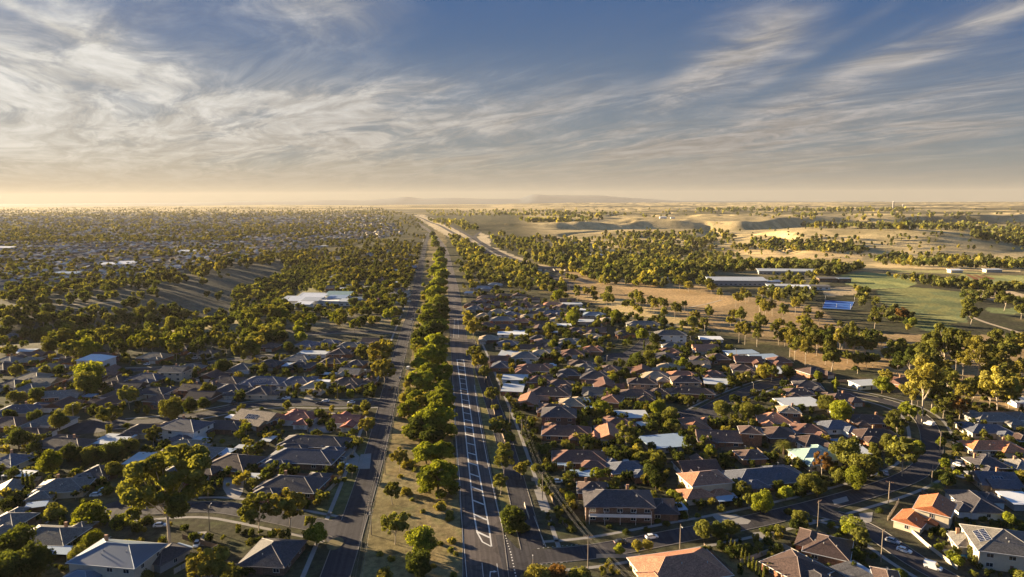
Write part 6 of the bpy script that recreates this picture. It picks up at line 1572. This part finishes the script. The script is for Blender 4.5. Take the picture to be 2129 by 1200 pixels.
bigbuild(1620, 600, [(0, 0, 30, 12, 4, .8, 'pale'), (24, -6, 20, 10, 4, .8, 'white'), (48, -2, 22, 10, 4, .8, 'grey')], -8, 'low white school wings right of the sports hall', 'white')
bigbuild(1720, 586, [(0, 0, 26, 12, 5, .8, 'grey'), (20, -4, 16, 10, 5, .6, 'bluegrey')], -4, 'dark brick school block left of the oval', 'brown')
bigbuild(1440, 572, [(0, 0, 34, 12, 4, 1, 'white')], 10, 'small white roof in the bushland left of the sports hall', 'grey', windows=False)
bigbuild(1385, 585, [(0, 0, 22, 10, 4, 1, 'bluegrey')], 4, 'pale shed roof below the bushland', 'white', windows=False)
bigbuild(1240, 536, [(0, 0, 26, 12, 7, 1, 'white')], 10, 'white two-storey homestead in the dark bushland', 'cream')
bigbuild(1200, 508, [(0, 0, 24, 12, 5, 1, 'pale')], 4, 'pale farmhouse at the top of the bushland', 'cream', windows=False)
bigbuild(1128, 522, [(0, 0, 22, 12, 5, 1, 'pale')], 4, 'pale farmhouse near the freeway bend', 'cream', windows=False)
bigbuild(1378, 472, [(0, 0, 34, 16, 7, 2, 'white'), (50, 10, 20, 12, 5, 1, 'pale')], 0, 'white farm sheds on the valley floor', 'white', windows=False)
bigbuild(1985, 567, [(0, 0, 18, 10, 4, 1, 'white'), (60, 4, 24, 9, 4, 1, 'pale')], 0, 'white farm sheds by the market garden', 'cream', windows=False)
bigbuild(243, 556, [(0, 0, 46, 18, 6, 2, 'white'), (10, 26, 30, 14, 6, 2, 'white')], 10, 'bright white roofs in the hazy left suburb', 'white', windows=False)
bigbuild(390, 528, [(0, 0, 34, 14, 6, 2, 'white')], 0, 'white-roofed hall in the far left suburb', 'white', windows=False)
bigbuild(140, 575, [(0, 0, 36, 14, 5, 1.5, 'blue')], 0, 'pale blue shed roof in the hazy left suburb', 'white', windows=False)
bigbuild(5, 522, [(0, 0, 50, 22, 8, 2, 'white')], 0, 'white warehouse at the left edge', 'white', windows=False)
# magenta shade sail
x, y, z, t = hit(792, 622, 3)
ss = bpy.data.objects.new('shade_sail', None); COL.objects.link(ss); ss.location = (x, y, 0)
MB().add([(-5, -3, 2.6), (5, -3, 3.4), (5, 3, 2.6), (-5, 3, 3.6), (0, 0, 2.9), (-5, -3, 2.55), (5, -3, 3.35), (5, 3, 2.55), (-5, 3, 3.55), (0, 0, 2.84)], [(0, 1, 4), (1, 2, 4), (2, 3, 4), (3, 0, 4), (6, 5, 9), (7, 6, 9), (8, 7, 9), (5, 8, 9)]).build('canopy', mat('sail_cloth', (.45, .03, .16), .7, .05), ss)
for sx, sy, h_ in ((-5, -3, 2.6), (5, -3, 3.4), (5, 3, 2.6), (-5, 3, 3.6)): MB().tube([(sx, sy, 0), (sx, sy, h_)], .08, 6).build('post', M_steel, ss)
reg(ss, 'magenta shade sail in the trees right of the pale school', 792, 622, 'shade sail')
# blue sports court
cp = gp([(1710, 641), (1768, 644), (1776, 628), (1716, 625)])
ct = bpy.data.objects.new('sports_court', None); COL.objects.link(ct); ct.location = (cp[0][0], cp[0][1], 0)
MB().prism([(p[0] - cp[0][0], p[1] - cp[0][1]) for p in cp], -.2, .12).build('court_surface', M_court, ct)
lm = MB()
def lerp2(a, b, s): return (a[0] + (b[0] - a[0]) * s - cp[0][0], a[1] + (b[1] - a[1]) * s - cp[0][1])
for (a, b) in (((cp[0]), cp[1]), (cp[3], cp[2]), (cp[0], cp[3]), (cp[1], cp[2])):
    p, q = lerp2(a, b, .04), lerp2(a, b, .96); lm.tube([(p[0], p[1], .125), (q[0], q[1], .125)], .06, 4)
lm.build('court_lines', M_line, ct)
for k, p in enumerate(cp + [((cp[0][0] + cp[1][0]) / 2, (cp[0][1] + cp[1][1]) / 2)]):
    MB().tube([(p[0] - cp[0][0], p[1] - cp[0][1], 0), (p[0] - cp[0][0], p[1] - cp[0][1], 6)], .10, 6).build('light_post', M_frame, ct)
reg(ct, 'bright blue sports court with tall posts', 1740, 635, 'sports court')
# freeway bridge
a, b = gp([(1108, 559), (1196, 556)], 4.5)
L = hypot(b[0] - a[0], b[1] - a[1]); an = atan2(b[1] - a[1], b[0] - a[0])
z0 = float(H((a[0] + b[0]) / 2, (a[1] + b[1]) / 2))
br = bpy.data.objects.new('road_bridge', None); COL.objects.link(br); br.location = ((a[0] + b[0]) / 2, (a[1] + b[1]) / 2, z0); br.rotation_euler = (0, 0, an)
MB().box(-L / 2, L / 2, -5, 5, 4.2, 5.4).build('deck', M_conc, br)
for s in (-1, 1): MB().box(-L / 2, L / 2, s * 5 - .2 + s * .21, s * 5 + .2 + s * .21, 5.0, 6.4).build('parapet', M_kerb, br)
for k in (-.25, .0, .25): MB().box(L * k - .8, L * k + .8, -4, 4, -4, 4.2).build('pier', M_conc, br)
for s in (-1, 1): MB().add([(s * L / 2, -5, 4.2), (s * L / 2, 5, 4.2), (s * (L / 2 + 9), 5, -3), (s * (L / 2 + 9), -5, -3), (s * L / 2, -5, -3), (s * L / 2, 5, -3)], [(0, 1, 2, 3), (0, 3, 4), (1, 5, 2)]).build('abutment', M_sand, br)
reg(br, 'concrete road bridge crossing the freeway cutting', 1150, 558, 'bridge')
# horizon towers
for (px, py, h_, r_, ph) in ((1857, 433, 62, 9, 'tall pale concrete silo tower on the horizon'), (1877, 433, 36, 7, 'shorter pale silo tower on the horizon')):
    x, y, z, t = hit(px, py)
    root = bpy.data.objects.new('silo_tower', None); COL.objects.link(root); root.location = (x, y, z)
    MB().tube([(0, 0, -3), (0, 0, h_)], r_, 14).build('shaft', M_conc, root); MB().tube([(0, 0, h_), (0, 0, h_ + 5)], r_ * .7, 10).build('head_house', M_frame, root)
    reg(root, ph, px, py, 'tower')

# ------------------------------------------------------------------ mountains on the horizon
def mountains():
    rng = np.random.default_rng(4)
    xs = np.linspace(-26000, 26000, 420); ys = np.linspace(-2600, 2600, 22)
    prof = [(-1100, 418), (0, 420), (420, 417), (520, 414), (640, 413), (700, 411), (760, 412), (820, 408), (850, 405), (880, 409), (940, 407), (1000, 409), (1060, 409), (1090, 408), (1094, 403), (1110, 400), (1140, 402), (1190, 402), (1240, 402), (1290, 406), (1340, 409), (1400, 413), (1500, 414), (1560, 413), (1700, 415), (1780, 414), (1860, 416), (2000, 417), (2060, 415), (2129, 417), (3300, 418)]
    Dm = 22000.0
    V = []
    hzp = 416.5
    X_, Y2 = np.meshgrid(xs, ys)
    pxs = CX + xs / Dm * F
    py = np.interp(pxs, [p[0] for p in prof], [p[1] for p in prof])
    # true horizon row at this column (the camera is rolled slightly)
    hor = CY - F * tan(radians(PITCH)) + (CX - pxs) * sin(radians(-ROLL))
    hgt = np.maximum((hor - py) / F * Dm * 1.0 + CAMH, 40)
    prof_y = np.cos(np.clip(Y2 / 2600, -1, 1) * pi / 2)
    hgt = np.maximum(hgt - 62, 30)
    Z2 = hgt[None, :] * prof_y ** .8 * (1 - .10 * np.clip(fbm(X_ / 900, Y2 / 700, 7, 3), 0, 1) * (prof_y < .95)) - 5
    V = np.stack([X_, Y2 + Dm, Z2], -1).reshape(-1, 3); idx = np.arange(len(V)).reshape(X_.shape)
    Fq = np.stack([idx[:-1, :-1], idx[:-1, 1:], idx[1:, 1:], idx[1:, :-1]], -1).reshape(-1, 4)
    me = npmesh('mountains', V, Fq, mat('mountain_haze_blue', (.06, .085, .12), .95, .3, .0008))  # blue of the distance haze put into the base colour
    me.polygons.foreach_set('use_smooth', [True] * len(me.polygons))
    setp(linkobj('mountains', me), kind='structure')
mountains()

# ------------------------------------------------------------------ haze
hz = MB().box(-30000, 30000, -3000, 26500, -95, 460).build('haze', None)
hm = bpy.data.materials.new('haze_air'); hm.use_nodes = True
t = NT(hm.node_tree); t.n.clear()
pv = t.node('ShaderNodeVolumePrincipled')
pv.inputs['Color'].default_value = (.60, .565, .52, 1)
pv.inputs['Density'].default_value = HAZE_D
pv.inputs['Anisotropy'].default_value = 0.15
o_ = t.node('ShaderNodeOutputMaterial'); t.l.new(pv.outputs[0], o_.inputs['Volume'])
hz.data.materials.append(hm); setp(hz, 'thin pale haze over the plain', 'haze', None, 'stuff')

# ------------------------------------------------------------------ labels
ZONES = [
 ('on the right slope beyond the oval', [(1740, 545), (2200, 545), (2200, 640), (1740, 640)]),
 ('around the right school grounds', [(1380, 560), (1740, 560), (1740, 640), (1500, 640), (1480, 612), (1380, 605)]),
 ('in the dry reserve at right', [(1190, 575), (1480, 605), (1640, 640), (1640, 720), (1470, 690), (1330, 665), (1190, 622)]),
 ('in woodland above the right houses', [(1640, 640), (2200, 640), (2200, 700), (1880, 700), (1880, 770), (1640, 720)]),
 ('in the gums at right edge', [(1880, 700), (2200, 700), (2200, 835), (1900, 850), (1880, 770)]),
 ('at the far end of the main road', [(920, 400), (1400, 400), (1400, 605), (1190, 605), (1190, 575), (930, 570)]),
 ('beside the upper main road', [(925, 570), (1190, 570), (1190, 622), (1130, 665), (945, 665)]),
 ('by the white flat roof', [(940, 665), (1130, 665), (1130, 722), (940, 722)]),
 ('beside the main road lane bend', [(940, 722), (1160, 722), (1160, 800), (940, 800)]),
 ('between the cul-de-sac and reserve', [(1130, 640), (1330, 665), (1330, 740), (1160, 740), (1130, 722)]),
 ('below the dark right cul-de-sac', [(1160, 740), (1290, 740), (1290, 800), (1160, 800)]),
 ('in the block below the reserve', [(1290, 665), (1470, 690), (1470, 750), (1290, 760)]),
 ('near the pale blue flat roofs', [(1470, 690), (1700, 715), (1700, 770), (1470, 770)]),
 ('around the tan brick two-storey houses', [(1290, 740), (1480, 750), (1480, 840), (1290, 840)]),
 ('near the upper right court', [(1480, 770), (1600, 770), (1600, 880), (1400, 880), (1400, 840), (1480, 840)]),
 ('around the terracotta and pale roofs', [(1600, 770), (1720, 770), (1720, 905), (1570, 905), (1600, 880)]),
 ('at the woodland edge in the right block', [(1700, 715), (1900, 760), (1900, 860), (1720, 860)]),
 ('beside the street bend at right', [(1720, 850), (1950, 850), (1950, 1000), (1720, 1010)]),
 ('in the upper right-edge houses', [(1950, 830), (2200, 830), (2200, 945), (1950, 945)]),
 ('below the long orange roof', [(1950, 945), (2200, 945), (2200, 1030), (1950, 1030)]),
 ('around the orange gabled houses', [(1840, 1000), (2200, 1020), (2200, 1100), (1840, 1100)]),
 ('in the bottom right corner', [(1900, 1100), (2200, 1100), (2200, 1300), (1900, 1300)]),
 ('below the cross street at lower right', [(1600, 1060), (1900, 1060), (1900, 1300), (1530, 1300), (1530, 1100)]),
 ('around the terracotta corner house', [(1230, 1095), (1540, 1095), (1540, 1300), (1230, 1300)]),
 ('around the terracotta two-storey house', [(1380, 960), (1530, 960), (1560, 1095), (1380, 1095)]),
 ('beside the large slate-roofed house', [(1500, 905), (1720, 905), (1720, 1060), (1560, 1060), (1500, 960)]),
 ('around the blue flat-roofed house', [(1290, 870), (1570, 870), (1500, 960), (1290, 1010)]),
 ('around the dark balcony house', [(1170, 965), (1380, 965), (1380, 1100), (1170, 1100)]),
 ('in the red-brown service road houses', [(1090, 870), (1290, 870), (1290, 965), (1090, 965)]),
 ('above the red-brown service road houses', [(1060, 800), (1290, 800), (1290, 870), (1060, 870)]),
 ('on the upper main road verge', [(930, 600), (1060, 722), (1060, 850), (960, 850)]),
 ('on the lower main road verge', [(960, 850), (1110, 850), (1180, 1120), (1040, 1120)]),
 ('in the bottom centre by the junction', [(950, 1110), (1240, 1095), (1240, 1300), (950, 1300)]),
 ('in the grass median between the two roads', [(760, 1300), (800, 950), (850, 780), (870, 600), (885, 450), (935, 450), (935, 700), (950, 950), (968, 1300)]),
 ('beside the far end of the left road', [(640, 480), (900, 480), (885, 560), (640, 560)]),
 ('between pale school and left road', [(700, 560), (885, 560), (860, 660), (700, 660)]),
 ('around the pale school at left', [(470, 560), (700, 560), (700, 665), (470, 665)]),
 ('on the sunlit strip below the pale school', [(560, 655), (865, 655), (860, 700), (560, 700)]),
 ('in the grey-blue roofed left row', [(590, 695), (860, 695), (850, 735), (590, 735)]),
 ('above the left cross street corner', [(590, 735), (860, 735), (840, 850), (590, 850)]),
 ('above the left cross street', [(430, 735), (590, 735), (590, 850), (430, 850)]),
 ('in the hazy far left suburb', [(-50, 400), (640, 400), (640, 545), (470, 545), (300, 585), (-50, 610)]),
 ('in the shaded valley at left', [(-50, 600), (300, 585), (470, 560), (480, 675), (-50, 675)]),
 ('in bushland behind the left houses', [(-50, 675), (590, 670), (590, 735), (430, 735), (-50, 735)]),
 ('around the white two-storey house', [(130, 700), (430, 735), (430, 830), (130, 830)]),
 ('left of the white two-storey house', [(-50, 700), (130, 700), (130, 835), (-50, 835)]),
 ('around the upper left cul-de-sac', [(-50, 825), (330, 825), (330, 915), (-50, 915)]),
 ('around the slate-roofed white house', [(330, 825), (450, 825), (450, 950), (330, 950)]),
 ('between the two left cul-de-sacs', [(-50, 910), (330, 910), (330, 1035), (-50, 1035)]),
 ('in the red and tan roofed row', [(430, 845), (800, 845), (800, 900), (430, 900)]),
 ('beside the left road above its junction', [(430, 895), (800, 895), (760, 1080), (430, 1080)]),
 ('in the bottom left corner', [(-50, 1030), (140, 1030), (140, 1300), (-50, 1300)]),
 ('around the big bottom left house', [(140, 1030), (480, 1030), (480, 1300), (140, 1300)]),
 ('below the lower left junction', [(480, 1075), (780, 1075), (780, 1300), (480, 1300)]),
]
ORD = ['leftmost', 'second', 'third', 'fourth', 'fifth', 'sixth', 'seventh', 'eighth', 'ninth', 'tenth', 'eleventh', 'twelfth', 'thirteenth', 'fourteenth', 'fifteenth', 'sixteenth', 'seventeenth', 'eighteenth', 'nineteenth', 'twentieth']
def ordn(i):
    if i < 20: return ORD[i] + (' from left' if i else '')
    T10 = {2: 'twenty', 3: 'thirty', 4: 'forty', 5: 'fifty'}
    U = ['', 'first', 'second', 'third', 'fourth', 'fifth', 'sixth', 'seventh', 'eighth', 'ninth']
    n = i + 1; u_ = n % 10
    return (T10[n // 10] + '-' + U[u_] if u_ else T10[n // 10].replace('ty', 'tieth')) + ' from left'
def finish_labels():
    groups = {}; phc = {}
    for r_ in REG: phc[r_[1]] = phc.get(r_[1], 0) + 1
    for (o, ph, px, py, cat, g, zn) in REG:
        o['category'] = cat
        if g: o['group'] = g
        zname = zn
        if zname is None:
            for nm_, poly in ZONES:
                if bool(inpoly(np.array([px]), np.array([py]), poly)[0]): zname = nm_; break
            if zname is None: zname = 'in the left half of the suburb' if px < 900 else 'in the right half of the suburb'
        groups.setdefault((ph, zname), []).append((px, py, o))
    for (ph, zn), L in groups.items():
        if len(ph.split()) >= 5 and phc[ph] == 1: L[0][2]['label'] = ph; continue
        if len(L) > 12:                       # a long row: number it by nearness
            L.sort(key=lambda q: -q[1])
            for i, q in enumerate(L): q[2]['label'] = ph + ' ' + zn + ', ' + ('nearest' if i == 0 else ordn(i).replace(' from left', ' nearest').replace('leftmost', 'nearest'))
            continue
        L.sort(key=lambda q: q[0])
        for i, q in enumerate(L):
            q[2]['label'] = ph + ' ' + zn + ('' if len(L) == 1 else (', ' + ordn(i) + (', rightmost' if i == len(L) - 1 and i < 2 and False else '')))
finish_labels()
from collections import Counter
print(Counter(r[0].name.split('.')[0] for r in REG))
print('SCENE', len(bpy.data.objects), 'houses', sum(1 for r in REG if r[4] == 'house'), 'trees', sum(1 for r in REG if r[4] in ('tree', 'shrub', 'palm')), 'fences', nf)
